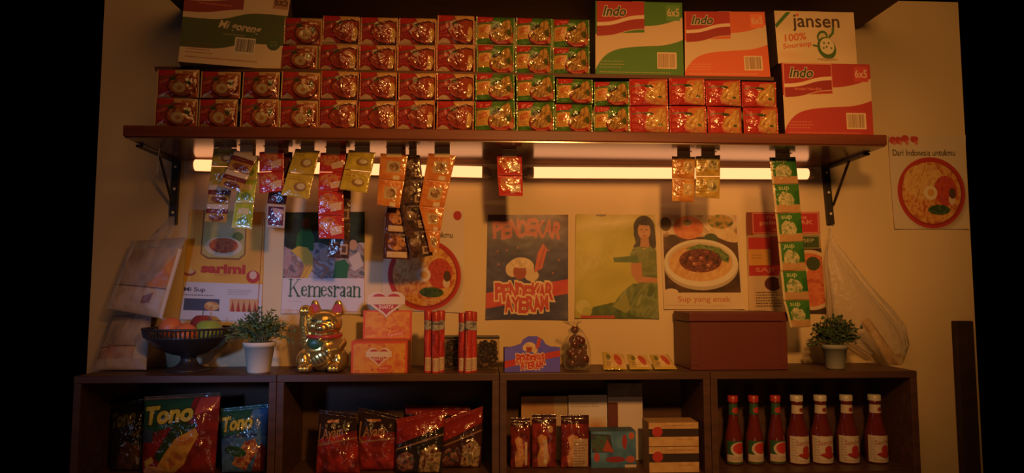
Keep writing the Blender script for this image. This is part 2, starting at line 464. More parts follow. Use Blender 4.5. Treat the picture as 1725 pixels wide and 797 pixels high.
# white cord
pts = [P(322, 243, -.2), P(300, 242, -.2), P(275, 241, -.21), P(269, 244, -.21), P(268, 255, -.2), P(266, 270, -.19), P(264, 293, -.19)]
mb = MB(); mb.tube(pts, .0017, 6); tag(obj('cord', mb, 'white_plastic'), 'thin white cord dangling beside the bracket near the dark pouch', 'cord')
bpy.data.objects['cord']['label'] = 'thin white cord dangling from the shelf in front of its far left bracket'

# ------------------------------------------------------------------ noodle packets
def noodle(cv, mask, seed, cols=((150, 90, 30), (214, 150, 60), (240, 190, 96))):
    cv.mott(mask, cols, 2.2, seed, 6, .5); return cv
def pk_common(cv, logo=(206, 16, 20)):
    cv.poly([(0, 0), (29, 0), (26, 9), (20, 11), (0, 12)], logo)
    cv.line([(1, 14.5), (16, 14), (25, 12.5), (31, 9)], 2.0, (112, 110, 80))
def art_egg():
    c = Cv(64, 46, (160, 22, 20), 2); c.mott(c.X > -1, [(140, 16, 16), (190, 32, 24)], 14, 1)
    c.poly([(27, 0), (64, 0), (64, 14), (46, 8), (30, 9)], (224, 176, 116))
    c.poly([(40, 3), (64, 6), (64, 46), (48, 46)], (186, 96, 40), .7)
    pk_common(c)
    c.ell(40, 29, 22, 17, (92, 20, 14)); c.ell(40, 28, 20, 15.5, (170, 70, 26))
    noodle(c, c.mell(40, 25, 18, 13), 4, ((130, 46, 16), (176, 84, 30), (206, 128, 52)))
    c.ell(37, 31, 10, 8.4, (196, 164, 112)); c.ell(37, 30.5, 8, 6, (206, 178, 126)); c.ell(37.5, 32, 4, 3.4, (184, 116, 50))
    c.ell(51, 22, 4, 6, (74, 84, 26)); c.ell(27, 17, 6, 3, (66, 74, 24))
    c.text('goreng', 3, 19, 18, 26, (236, 130, 84), .02, .2, -.15); c.scrib(3, 28, 16, 36, 2, (226, 96, 64), 1.5, 2)
    c.poly([(0, 46), (4, 41), (12, 39), (20, 43), (22, 46)], (212, 180, 140))
    return c
def art_chicken():
    c = Cv(64, 46, (176, 20, 22), 2)
    c.poly([(27, 0), (64, 0), (64, 46), (54, 46)], (226, 166, 92)); pk_common(c)
    c.poly([(16, 27), (22, 18), (34, 11), (50, 6), (64, 8), (64, 46), (34, 46), (22, 39)], (78, 20, 12))
    drum = c.inpoly([(18, 27), (24, 19), (36, 12.5), (50, 9), (62, 10), (62, 38), (54, 43), (36, 42), (24, 36)])
    c.mott(drum, [(138, 34, 14), (168, 52, 18), (182, 70, 24)], 16, 6)
    c.line([(19, 33), (30, 40), (50, 44)], 1.6, (200, 50, 40))
    c.ell(58, 28, 4.5, 9, (226, 172, 86)); c.ell(56, 37, 4.5, 5, (216, 170, 100)); c.ell(30, 15, 6, 2.5, (70, 76, 28), 1, -.4)
    c.rect(1, 17, 16, 38, (172, 26, 34)); c.text('ayam', 2, 19, 15, 27, (222, 110, 96), .03, .2, -.15); c.scrib(2, 28, 14, 36, 2, (226, 96, 84), 1.6, 5)
    c.poly([(0, 46), (0, 42), (9, 38), (18, 40), (24, 46)], (216, 176, 140))
    return c
def art_green():
    c = Cv(64, 46, (70, 128, 30), 2); c.mott(c.X > -1, [(52, 104, 22), (92, 152, 40)], 16, 2)
    pk_common(c); c.poly([(0, 15), (24, 15), (21, 38), (0, 38)], (226, 172, 62)); c.text('soto', 3, 18, 18, 28, (218, 92, 28), .03, .2, -.2); c.scrib(3, 30, 18, 37, 2, (206, 110, 36), 1.6, 8)
    c.ell(43, 33, 23, 15, (120, 18, 18)); c.ell(43, 31, 21, 14, (196, 40, 30))
    m_ = c.inpoly([(22, 30), (28, 22), (40, 16), (48, 6), (56, 4), (60, 14), (62, 28), (56, 38), (38, 41), (26, 38)])
    noodle(c, m_, 9, ((120, 82, 22), (190, 138, 48), (226, 180, 84)))
    c.ell(34, 18, 9, 3.5, (58, 60, 20), 1, -.35); c.ell(55, 27, 4, 6, (86, 92, 24)); c.ell(60, 38, 4, 5, (226, 130, 84)); c.line([(25, 39), (36, 43.5), (52, 43.5)], 1.5, (232, 120, 96))
    return c
def art_shrimp():
    c = Cv(64, 46, (204, 30, 26), 2); c.mott(c.X > -1, [(184, 20, 22), (216, 44, 34)], 14, 3)
    c.poly([(30, 6), (64, 2), (64, 46), (50, 46), (24, 34)], (222, 122, 52)); c.poly([(0, 0), (34, 0), (30, 10), (0, 12)], (206, 14, 20))
    c.line([(2, 14), (24, 13)], 2.2, (126, 116, 80)); c.ell(31, 15, 8, 2.6, (64, 76, 26), 1, .1)
    m_ = c.inpoly([(22, 34), (28, 24), (40, 18), (46, 8), (58, 6), (62, 20), (62, 40), (46, 45), (30, 42)])
    noodle(c, m_, 12, ((176, 110, 36), (218, 160, 66), (238, 196, 104)))
    c.line([(24, 34), (28, 40), (38, 42), (46, 38), (54, 38), (57, 44)], 4.4, (228, 136, 86)); c.line([(26, 35), (30, 38), (38, 40)], 1, (250, 200, 150)); c.ell(50, 33, 4, 2, (74, 92, 30))
    c.text('udang', 2, 19, 18, 28, (240, 110, 80), .02, .2, -.1); c.scrib(2, 30, 18, 38, 2, (236, 90, 70), 1.4, 4)
    return c
def lobe_proto(art, seed):
    mb = MB(); q = [(-.5, 0, 1), (.5, 0, 1), (.5, 0, 0), (-.5, 0, 0)]
    return q
PW, PH = .108, .083
protos = {}
def make_packet(kind):
    art = {'A': art_egg, 'B': art_chicken, 'C': art_green, 'D': art_shrimp}[kind](); art.A = art.A * .9
    root = thing('noodle_packet', 'noodle packet', 'noodle packet', (0, 0, 0))
    q = [(-PW / 2 + .003, 0, PH - .001), (PW / 2 - .003, 0, PH), (PW / 2 - .003, 0, 0.0005), (-PW / 2 + .003, 0, 0.0005)]
    mb = MB(); pillow(mb, q, art, .016, (190, 150, 110), .0036, ord(kind)); obj('pouch', mb, 'printed_film', root)
    colr = {'A': (214, 172, 112), 'B': (196, 110, 60), 'C': (98, 140, 44), 'D': (190, 44, 34)}[kind]
    for s_ in (-1, 1):
        n_ = 30; z = np.linspace(0.0005, PH - .001, n_); x0 = s_ * (PW / 2 - .0035); x1 = s_ * PW / 2
        yy = .0008 * np.sin(np.arange(n_) * 1.9)
        Pg = np.stack([np.stack([np.full(n_, x0), yy * 0 - .0004, z], -1), np.stack([np.full(n_, x1), yy - .0006, z], -1)], 1)
        mb = MB(); mb.grid(Pg, np.tile(lin(colr), (n_, 2, 1))); obj('crimped_seal', mb, 'printed_film', root)
    return root
ordw = ['first', 'second', 'third', 'fourth', 'fifth', 'sixth', 'seventh', 'eighth', 'ninth', 'tenth', 'eleventh', 'twelfth', 'thirteenth', 'fourteenth', 'fifteenth', 'sixteenth']
kw = {'A': 'red noodle packet with egg picture', 'B': 'red noodle packet with fried chicken', 'C': 'green noodle packet with red logo', 'D': 'bright red noodle packet with shrimp'}
rnd = random.Random(5)
def place_packet(kind, x0, x1, Y, z0, z1, label, group):
    if kind not in protos: protos[kind] = make_packet(kind); o_ = protos[kind]
    else: o_ = copy_tree(protos[kind])
    a = PZ(x0, Y, (z0 + z1) / 2); b_ = PZ(x1, Y, (z0 + z1) / 2)
    o_.location = ((a.x + b_.x) / 2, Y + rnd.uniform(-.003, .003), z0)
    o_.scale = ((b_.x - a.x) / PW * .995, 1, (z1 - z0) / PH)
    o_.rotation_euler = (rnd.uniform(-.05, .0), rnd.uniform(-.012, .012), rnd.uniform(-.07, .07))
    o_['label'] = label; o_['group'] = group
    return o_
def tier(cols, Y, zbase, tname, zmax=None):
    for i, (k, t0, t1, ytop, b0, b1, ymid) in enumerate(cols):
        zm = P((b0 + b1) / 2, ymid, Y).z; zt = P((t0 + t1) / 2, ytop, Y).z
        if zmax: zt = min(zt, zmax)
        n_ = f'{ordw[i]} from the left'
        place_packet(k, b0, b1, Y, zbase + .0004, zm - .0004, f'{kw[k]}, {tname} tier, bottom row, {n_}', f'noodle packets in the {tname} tier')
        place_packet(k, t0, t1, Y, zm + .0004, zt, f'{kw[k]}, {tname} tier, top row, {n_}', f'noodle packets in the {tname} tier')
lower = [('A', 264, 336, 117, 261, 332, 165), ('A', 338, 405, 120, 333, 400, 166), ('A', 407, 471, 120, 406, 470, 166), ('A', 474, 539, 121, 471, 536, 168),
         ('B', 541, 604, 120, 537, 602, 168), ('B', 606, 669, 121, 603, 668, 169), ('B', 671, 735, 120, 669, 733, 169), ('B', 736, 799, 118, 735, 798, 169),
         ('C', 801, 867, 121, 800, 868, 170), ('C', 870, 935, 123, 870, 934, 171), ('C', 937, 999, 133, 935, 999, 175), ('C', 1001, 1060, 137, 1000, 1060, 179),
         ('D', 1061, 1125, 132, 1061, 1126, 178), ('D', 1127, 1187, 132, 1128, 1190, 178), ('D', 1189, 1248, 135, 1192, 1250, 179), ('D', 1250, 1308, 137, 1252, 1310, 181)]
tier(lower, -.325, ZT, 'lower', RB - .002)
upper = [('A', 479, 542, 30, 472, 535, 76), ('B', 544, 606, 27, 537, 603, 74), ('B', 608, 670, 29, 605, 667, 76), ('B', 672, 735, 31, 669, 733, 76),
         ('B', 737, 799, 26, 735, 800, 75), ('C', 802, 867, 29, 803, 866, 76), ('C', 869, 930, 31, 868, 929, 77), ('C', 931, 993, 32, 931, 993, 80)]
tier(upper, -.285, RT, 'upper')

# ------------------------------------------------------------------ cartons
def indo_art(w, h, main, flash, band=(216, 184, 146), swoosh=None, goreng=False, sub=None, side=None):
    c = Cv(w, h, main, 1.6); X, Y = c.X / w, c.Y / h
    wav = lambda y0, amp: y0 - amp * np.tanh((X - .5) * 7) 
    if goreng:
        c.put(Y > 0, (226, 196, 158))
        c.put((Y > wav(.47, .07) - .12 - .0) & (Y < wav(.72, .06) + .02), main)
        c.put((X < .58) & (Y < .34 - .05 * np.tanh((X - .35) * 6)), (226, 196, 158)); c.put((X < .56) & (Y < .30 - .05 * np.tanh((X - .35) * 6)), (150, 22, 26)); c.put((X < .56) & (Y < .16 - .04 * np.tanh((X - .35) * 6)), (224, 190, 150)); c.put((X < .56) & (Y < .13 - .04 * np.tanh((X - .35) * 6)), (182, 22, 26))
        c.text('Indo', .2 * w, -.04 * h, .42 * w, .1 * h, (70, 64, 50), .03, .25); c.rect(.84 * w, .01 * h, .99 * w, .2 * h, (190, 128, 84)); c.text('6x5', .855 * w, .05 * h, .98 * w, .155 * h, (84, 40, 24), .02)
        c.scrib(.14 * w, .2 * h, .45 * w, .24 * h, 1, (226, 120, 100), 2.2, 2)
        c.text('Mi goreng', .34 * w, .43 * h, .74 * w, .56 * h, (226, 200, 160), .02, .25, .06); c.scrib(.4 * w, .575 * h, .66 * w, .61 * h, 1, (180, 170, 120), 1.6, 4)
        c.bars(.52 * w, .62 * h, .72 * w, .82 * h)
        for k in range(14):
            a = k * PI / 7; c.ell(.9 * w + 8 * math.cos(a), .66 * h + 8 * math.sin(a), 4, 4, (56, 84, 40))
        c.ell(.9 * w, .66 * h, 9, 9, (66, 92, 46)); c.scrib(.86 * w, .62 * h, .95 * w, .7 * h, 2, (120, 140, 80), 1.2, 9)
        c.scrib(.06 * w, .72 * h, .36 * w, .88 * h, 4, (150, 60, 40), 1.3, 11); c.scrib(.06 * w, .9 * h, .92 * w, .94 * h, 1, (140, 60, 40), 1.6, 13)
        return c
    fx = .56
    yu = np.where(X < fx, .45 - .06 * X, .33 - .13 * (np.clip(X - fx, 0, 1) / .44) ** 2); yl = .635 - .06 * X + .3 * np.exp(-X / .11) - .07 * np.clip(X - .7, 0, 1) ** 2 / .09
    c.put((Y > yu) & (Y < yl), band)
    wv = .028 * np.tanh((X - .3) * 7)
    c.put((X < fx) & (X > .02) & (Y > .02) & (Y < .43 - 2 * wv), band); c.put((X < fx) & (X > .02) & (Y > .02) & (Y < .42 - 2 * wv), np.array(flash) * .9); c.put((X < fx) & (X > .02) & (Y < .285 - 2 * wv), (232, 200, 166)); c.put((X < fx) & (X > .02) & (Y < .235 - 2 * wv), flash); c.put((X < .02) & (Y < .45), main)
    if swoosh: c.line([(.02 * w, 1), (.02 * w, .47 * h)], 1.3, swoosh); c.line([(fx * w, 1), (fx * w, .4 * h)], 1.3, swoosh); c.line([(.02 * w, 1.2), (fx * w, 1.2)], 1.3, swoosh)
    c.text('Indo', .09 * w, .07 * h, .34 * w, .2 * h, (226, 208, 170), .07, .25, .0); c.text('Indo', .09 * w, .07 * h, .34 * w, .2 * h, (58, 66, 42), .025, .25, .0)
    if sub: c.text(sub, .14 * w, .335 * h, .44 * w, .375 * h, (226, 130, 104), .01)
    c.rect(.81 * w, .04 * h, .97 * w, .25 * h, tuple(np.clip(np.array(main) * 1.0 + 22, 0, 255))); c.text('6x5', .825 * w, .085 * h, .96 * w, .19 * h, (222, 186, 140), .015)
    c.bars(.7 * w, .68 * h, .92 * w, .9 * h, (226, 196, 156), (150, 110, 70))
    c.scrib(.05 * w, .79 * h, .37 * w, .91 * h, 3, (230, 180, 140), 1.2, 3, .6); c.scrib(.05 * w, .94 * h, .9 * w, .97 * h, 1, (230, 180, 140), 1.4, 6, .6)
    return c
def jansen_art(w, h):
    c = Cv(w, h, (224, 196, 152), 1.8); c.mott(c.X > -1, [(216, 186, 142), (232, 206, 162)], 50, 3)
    c.poly([(0, 22), (20, 2), (28, 2), (2, 28)], (66, 118, 36))
    c.text('jansen', 30, 6, 108, 32, (74, 50, 34), .012); c.ell(38.5, 6, 2.3, 2.3, (214, 90, 30)); c.line([(97, 26), (96, 34), (90, 40)], 4, (70, 112, 40))
    c.text('100%', 14, 36, 50, 47, (214, 92, 36), .02, .15, -.12); c.text('Soursop', 10, 50, 58, 60, (214, 92, 36), .02, .15, -.12)
    c.ell(78, 40, 9, 10, (72, 104, 36), 1, .5); c.ell(78, 41, 6, 7, (206, 190, 130), 1, .5); c.ell(84, 58, 15, 18, (66, 104, 34), 1, -.5); c.ell(85, 55, 12, 13, (222, 206, 158), 1, -.4)
    for x, y in ((80, 50), (88, 50), (84, 56), (92, 58), (79, 58)): c.ell(x, y, 1.6, 1.6, (80, 90, 40))
    c.ell(84, 76, 18, 2.5, (170, 130, 90), .6); c.line([(62, 54), (72, 56)], 3, (70, 104, 40)); c.ell(20, 70, 30, 10, (226, 160, 110), .4, 0, .8)
    return c
def carton(label, tl, tr, br, bl, Yl, Yr, zb, depth, art, side, top_open=False):
    """px corners of the printed front, depth of its two front edges, height of what it stands on"""
    BL, BR = PZ(bl[0], Yl, zb, bl[1]), PZ(br[0], Yr, zb, br[1])
    TL, TR = P(tl[0], tl[1], Yl), P(tr[0], tr[1], Yr)
    zt = (TL.z + TR.z) / 2; TL.z = TR.z = zt
    n_ = Vector((-(BR.y - BL.y), BR.x - BL.x, 0)).normalized() * depth
    root = thing('carton', label, 'carton', ((BL + BR) / 2 + n_ / 2))
    mb = MB(); face(mb, [TL, TR, BR, BL], art)
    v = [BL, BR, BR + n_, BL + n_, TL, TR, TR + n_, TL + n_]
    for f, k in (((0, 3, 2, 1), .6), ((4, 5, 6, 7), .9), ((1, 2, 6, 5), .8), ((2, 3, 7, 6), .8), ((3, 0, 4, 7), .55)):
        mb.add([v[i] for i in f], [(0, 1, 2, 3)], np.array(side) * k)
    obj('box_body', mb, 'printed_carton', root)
    # tape over the lid seam
    a_, b_ = TL.lerp(TR, .5), (TL + n_).lerp(TR + n_, .5); e = (TR - TL).normalized() * .02
    mb = MB(); mb.prism8([a_ - e, a_ + e, b_ + e, b_ - e], [p + Vector((0, 0, .0006)) for p in (a_ - e, a_ + e, b_ + e, b_ - e)]); obj('packing_tape', mb, 'tape', root)
    return zt
carton('cream carton with red and dark green bands, turned slightly, beside the egg noodle packets', (313, -22), (490, -12), (471, 118), (300, 107), -.345, -.285, RT, .2,
       indo_art(172, 128, (74, 88, 40), (182, 22, 26), goreng=True), (206, 160, 116))
carton('bright green carton with a cream wave on the riser board', (1003, 0), (1149, 6), (1152, 128), (1003, 123), -.29, -.29, RT, .22, indo_art(148, 124, (72, 128, 34), (188, 26, 24)), (58, 92, 26))
carton('orange carton with a cream wave between the green carton and white fruit carton', (1153, 17), (1288, 22), (1298, 136), (1154, 131), -.29, -.30, RT, .22, indo_art(140, 116, (222, 92, 36), (182, 24, 24)), (150, 56, 24))
zt_ = carton('dark red carton with cream wave, standing on the long shelf below the fruit carton', (1316, 106), (1465, 108), (1472, 224), (1323, 222), -.325, -.325, ZT, .22, indo_art(150, 117, (182, 34, 30), (176, 20, 22), swoosh=(226, 150, 120), sub='Instant Noodles'), (96, 22, 18))
carton('white carton with soursop fruit picture, stacked on the dark red carton', (1304, 18), (1438, 21), (1444, 104), (1311, 101), -.315, -.315, zt_ + .001, .18, jansen_art(134, 84), (160, 118, 76))

# ------------------------------------------------------------------ hanging sachet strips
def sach(kind, seed):
    r_ = random.Random(seed)
    if kind == 'yellow':
        c = Cv(40, 32, (206, 178, 30), 1.2); c.mott(c.X > -1, [(190, 162, 20), (220, 196, 44)], 12, seed); c.ell(24, 18, 9, 6, (150, 110, 60)); c.ell(25, 17, 6, 4, (212, 196, 160)); c.scrib(4, 4, 24, 10, 2, (150, 90, 20), 1.2, seed)
        c.line([(0, .6), (40, .6)], 1.2, (170, 120, 20))
    elif kind == 'lime':
        c = Cv(34, 40, (190, 206, 34), 1.2); c.mott(c.X > -1, [(160, 184, 20), (210, 216, 50)], 12, seed); c.rect(8, 8, 26, 18, (222, 206, 150)); c.ell(18, 28, 9, 6, (120, 150, 40)); c.rect(0, 36, 34, 40, (220, 214, 110)); c.line([(1, 0), (1, 40)], 2, (228, 222, 140))
    elif kind == 'brown':
        c = Cv(38, 33, (198, 146, 44), 1.2); c.rect(0, 0, 38, 9, (226, 204, 176)); c.rect(0, 9, 38, 17, (124, 36, 22)); c.mott(c.mell(20, 25, 13, 6), [(100, 44, 20), (176, 96, 40)], 5, seed); c.scrib(6, 11, 30, 15, 1, (210, 150, 110), 1.6, seed)
    elif kind == 'red':
        c = Cv(44, 36, (200, 34, 26), 1.2); c.mott(c.mell(18, 14, 16, 11), [(176, 70, 36), (222, 150, 80), (200, 60, 40)], 6, seed); c.poly([(20, 20), (40, 15), (40, 27), (22, 31)], (228, 196, 170)); c.scrib(23, 20, 38, 27, 2, (200, 140, 120), 1, seed); c.rect(0, 33, 44, 36, (216, 50, 36)); c.line([(1.2, 0), (1.2, 36)], 2.4, (214, 48, 36))
    elif kind == 'purple':
        c = Cv(31, 38, (196, 178, 170), 1.2); c.rect(3, 4, 28, 34, (84, 34, 70)); c.poly([(10, 6), (27, 8), (26, 26), (14, 20)], (190, 160, 176)); c.rect(5, 26, 26, 32, (120, 40, 60))
    elif kind == 'maroon':
        c = Cv(32, 42, (92, 30, 26), 1.2); c.mott(c.X > -1, [(70, 22, 20), (120, 44, 36)], 10, seed); c.rect(6, 10, 16, 24, (198, 150, 120)); c.scrib(8, 28, 26, 34, 2, (190, 120, 90), 1.2, seed)
    elif kind == 'dark':
        c = Cv(34, 44, (62, 34, 26), 1.2); c.mott(c.X > -1, [(46, 26, 22), (96, 62, 48), (62, 32, 24)], 9, seed); c.rect(20, 26, 31, 39, (186, 156, 130)); c.rect(22.5, 28.5, 28.5, 36.5, (96, 60, 50)); c.mott(c.mell(12, 18, 8, 8), [(90, 60, 50), (186, 160, 140)], 5, seed)
    elif kind == 'choco':
        c = Cv(40, 44, (80, 36, 24), 1.2); c.mott(c.mell(20, 17, 14, 12), [(170, 90, 40), (214, 150, 90), (110, 50, 26)], 6, seed); c.rect(6, 31, 36, 41, (222, 190, 156)); c.scrib(8, 2, 30, 5, 1, (190, 120, 80), 1.4, seed)
    elif kind == 'orange':
        c = Cv(44, 44, (220, 128, 36), 1.2); c.mott(c.X > -1, [(208, 112, 28), (230, 144, 48)], 14, seed); c.rect(12, 12, 34, 32, (200, 170, 124)); c.mott(c.mell(24, 22, 8, 7), [(110, 70, 40), (190, 150, 100)], 5, seed); c.rect(24, 36, 35, 43, (232, 208, 166)); c.scrib(4, 3, 30, 9, 2, (180, 80, 20), 1.2, seed)
    elif kind == 'gold':
        c = Cv(40, 37, (212, 140, 40), 1.4); c.mott(c.X > -1, [(190, 110, 30), (228, 164, 60)], 9, seed); c.rect(20, 8, 36, 26, (206, 176, 116)); c.mott(c.mell(28, 18, 6, 7), [(150, 100, 50), (230, 200, 140)], 4, seed); c.scrib(4, 6, 18, 28, 5, (150, 70, 20), 1.6, seed)
        c.line([(0, .7), (40, .7)], 1.4, (230, 190, 110))
    elif kind == 'mustard':
        c = Cv(42, 37, (196, 154, 40), 1.4); c.mott(c.X > -1, [(170, 130, 30), (214, 176, 60)], 9, seed); c.rect(20, 6, 38, 26, (190, 174, 110)); c.mott(c.mell(29, 17, 7, 7), [(110, 96, 50), (220, 200, 140)], 4, seed); c.scrib(4, 6, 18, 28, 5, (110, 80, 20), 1.6, seed); c.line([(0, .7), (42, .7)], 1.4, (220, 190, 110))
    elif kind == 'green':
        c = Cv(46, 48, (58, 122, 34), 1.4); c.rect(0, 0, 4, 48, (214, 190, 140)); c.rect(4, 34, 46, 48, (196, 148, 90)); c.mott(c.inpoly([(8, 20), (16, 12), (30, 16), (36, 26), (32, 36), (8, 34)]), [(120, 140, 80), (214, 200, 150), (150, 160, 90)], 5, seed); c.text('sup', 10, 4, 28, 12, (206, 206, 150), .01); c.poly([(36, 14), (46, 10), (46, 34), (36, 34)], (40, 108, 30)); c.rect(0, 46.5, 46, 48, (150, 120, 70))
    return c
def strip(label, kind, rows, Y, kinds=None, bul=.004, tape=True, name='hanging_sachet_strip'):
    Yt, Yb = Y if hasattr(Y, '__len__') else (Y, Y)
    n_ = len(rows) - 1; Ys = [Yt + (Yb - Yt) * i / n_ for i in range(n_ + 1)]
    top = (P(rows[0][0], rows[0][1], Yt) + P(rows[0][2], rows[0][3], Yt)) / 2
    root = thing(name, label, 'sachet strip', (top.x, Yt, ZU), 'sachet strips hanging under the shelf')
    for i in range(n_):
        a, b_ = rows[i], rows[i + 1]; g = .35
        q = [P(a[0], a[1] + g, Ys[i]), P(a[2], a[3] + g, Ys[i]), P(b_[2], b_[3] - g, Ys[i + 1]), P(b_[0], b_[1] - g, Ys[i + 1])]
        k = (kinds or [kind] * n_)[i]
        mb = MB(); pillow(mb, q, sach(k, len(label) * 7 + i), bul, None, .0016, i * 3 + len(label))
        obj('sachet', mb, 'printed_sachet', root)
    if tape:
        q0, q1 = P(rows[0][0], rows[0][1], Yt), P(rows[0][2], rows[0][3], Yt); z0 = min(q0.z, q1.z) - .006
        w = (q1.x - q0.x) * .28; cx = (q0.x + q1.x) / 2; zt = ZU - .0004
        mb = MB(); mb.box((cx - w, Yt - .0012 - bul * .3, z0), (cx + w, Yt - .0004 - bul * .3, zt)); mb.box((cx - w, Yt - .02, zt - .0006), (cx + w, Yt - .0004, zt)); obj('tape_tab', mb, 'tape', root)
    return root
strip('long yellow sachet strip with white and maroon lower sachets, nearest the left bracket', 'yellow', [(360, 249, 399, 250), (356, 280, 396, 281), (352, 311, 391, 312), (349, 343, 385, 344), (344, 374, 381, 376)], (-.22, -.2), ['yellow', 'yellow', 'brown', 'brown'])
strip('short tilted strip of white and maroon sachets in front of the lime strip', 'brown', [(396, 252, 434, 264), (382, 284, 420, 295), (368, 314, 405, 325)], (-.25, -.26))
strip('narrow lime yellow sachet strip leaning beside the tilted maroon strip', 'lime', [(414, 262, 436, 262), (404, 302, 433, 303), (396, 342, 428, 343), (390, 384, 424, 386)], (-.215, -.225))
strip('short red sachet pair with white labels above the single purple sachet', 'red', [(437, 256, 478, 252), (437, 290, 478, 288), (437, 326, 478, 322)], -.24)
strip('maroon strip ending in one purple sachet with pale border', 'maroon', [(462, 254, 493, 256), (456, 300, 489, 302), (450, 343, 481, 345), (449, 383, 479, 385)], (-.21, -.2), ['maroon', 'maroon', 'purple'])
strip('slanting mustard yellow sachet pair just beside the long red strip', 'yellow', [(498, 250, 539, 254), (485, 290, 529, 295), (473, 329, 520, 336)], (-.25, -.262))
strip('long red sachet strip with white labels over the green and yellow poster', 'red', [(540, 257, 583, 256), (538, 290, 581, 290), (536, 322, 579, 323), (536, 362, 579, 363), (537, 402, 580, 403)], (-.235, -.225))
strip('dark silvery sachet strip showing behind and below the long red strip', 'dark', [(560, 256, 590, 258), (560, 318, 591, 318), (556, 376, 590, 376), (551, 434, 588, 436)], (-.205, -.195))
strip('yellow sachet pair tilted the opposite way, overlapping the long red strip', 'yellow', [(588, 252, 633, 257), (580, 285, 626, 290), (572, 319, 618, 326)], (-.255, -.262))
strip('short orange sachet pair hanging over the chocolate brown strip', 'orange', [(641, 258, 687, 262), (638, 301, 681, 305), (635, 345, 673, 351)], (-.245, -.25))
strip('chocolate brown sachet strip with cream labels below the short orange pair', 'choco', [(660, 259, 690, 261), (656, 304, 688, 306), (652, 349, 687, 351), (648, 392, 688, 394), (645, 436, 690, 438)], (-.205, -.205))
strip('dark brown slanting sachet strip between the two orange strips', 'dark', [(684, 260, 707, 261), (680, 303, 712, 303), (674, 346, 716, 346), (682, 390, 724, 388), (692, 436, 729, 431)], (-.222, -.224))
strip('long orange sachet strip narrowing downward over the red bowl poster', 'orange', [(722, 258, 768, 262), (714, 302, 758, 306), (706, 347, 748, 350), (716, 388, 742, 390), (724, 425, 739, 428)], (-.25, -.24))
strip('single short red sachet pair hanging alone above the dark blue poster', 'red', [(837, 260, 879, 261), (838, 295, 880, 296), (841, 330, 881, 331)], (-.235, -.235))
strip('short orange gold sachet pair above the soup bowl poster', 'gold', [(1132, 263, 1171, 264), (1132, 301, 1170, 302), (1132, 339, 1169, 341)], (-.23, -.23))
strip('short olive yellow sachet pair hanging next to the orange gold pair', 'mustard', [(1172, 263, 1213, 261), (1172, 297, 1213, 297), (1171, 332, 1212, 335)], (-.23, -.23))
strip('longest strip, six green sachets with cream edges, hanging down beside the wooden chest', 'green', [(1296, 265, 1340, 264), (1301, 311, 1345, 310), (1306, 360, 1349, 358), (1311, 409, 1353, 407), (1315, 457, 1358, 456), (1320, 507, 1363, 505), (1332, 553, 1366, 551)], (-.22, -.215))

# ------------------------------------------------------------------ posters on the wall
def poster(name, label, q, cv, mat='printed_paper', curl=.004, seed=0, cat='poster'):
    Q = [P(x, y, -.0035) for x, y in q]
    U, V = uvgrid(cv); G = bil(Q, U, V)
    lift = curl * (np.abs(2 * U - 1) ** 5 * np.abs(2 * V - 1) ** 3) + .0015 * (vn(U, V, 3, seed) + .5)
    G[..., 1] -= lift
    mb = MB(); mb.grid(G, cv.out())
    edge = np.stack([G[0], G[0] + [0, .002 , 0]], 0)
    return tag(obj('picture_' + name, mb, mat), label, cat)
def bowl_art(w, h, cx, cy, R, title=None, ty=0):
    c = Cv(w, h, (226, 206, 180), 1.4)
    for x in (18, 30, 46, 8):
        c.ell(w * x / 135, 6 + (x % 5), 7, 6, (206, 60, 50)); c.ell(w * x / 135 + 3, 13, 3, 4, (226, 110, 90))
    c.rect(w * .3, 0, w * .8, 2, (226, 206, 180))
    if title: c.text(title, 7, ty, w * .86, ty + 10, (74, 60, 40), .012)
    c.ell(cx + 4, cy + 6, R + 3, R + 2, (170, 140, 110), .6, 0, .12); c.ell(cx, cy, R, R * .99, (196, 34, 28)); c.ell(cx + 1, cy + 1, R * .9, R * .89, (160, 24, 20)); 
    c.mott(c.mell(cx, cy, R * .87, R * .86), [(196, 96, 26), (222, 146, 50), (236, 180, 86), (206, 112, 36)], 7, 3)
    c.mott(c.mell(cx - R * .2, cy - R * .3, R * .6, R * .5), [(206, 140, 60), (240, 196, 110), (222, 160, 76)], 3, 8, 9, .5)
    c.mott(c.mell(cx + R * .42, cy - R * .05, R * .34, R * .42), [(176, 40, 24), (214, 70, 36), (190, 52, 26)], 6, 11)
    c.ell(cx - R * .03, cy, R * .2, R * .2, (238, 214, 170)); c.ell(cx - R * .02, cy, R * .1, R * .1, (226, 160, 50))
    c.mott(c.mell(cx + R * .2, cy + R * .48, R * .33, R * .14), [(40, 70, 24), (76, 104, 40)], 4, 5); c.ell(cx + R * .6, cy + R * .2, R * .1, R * .14, (230, 200, 160)); c.ell(cx + R * .62, cy + R * .02, R * .1, R * .15, (90, 60, 30))
    return c
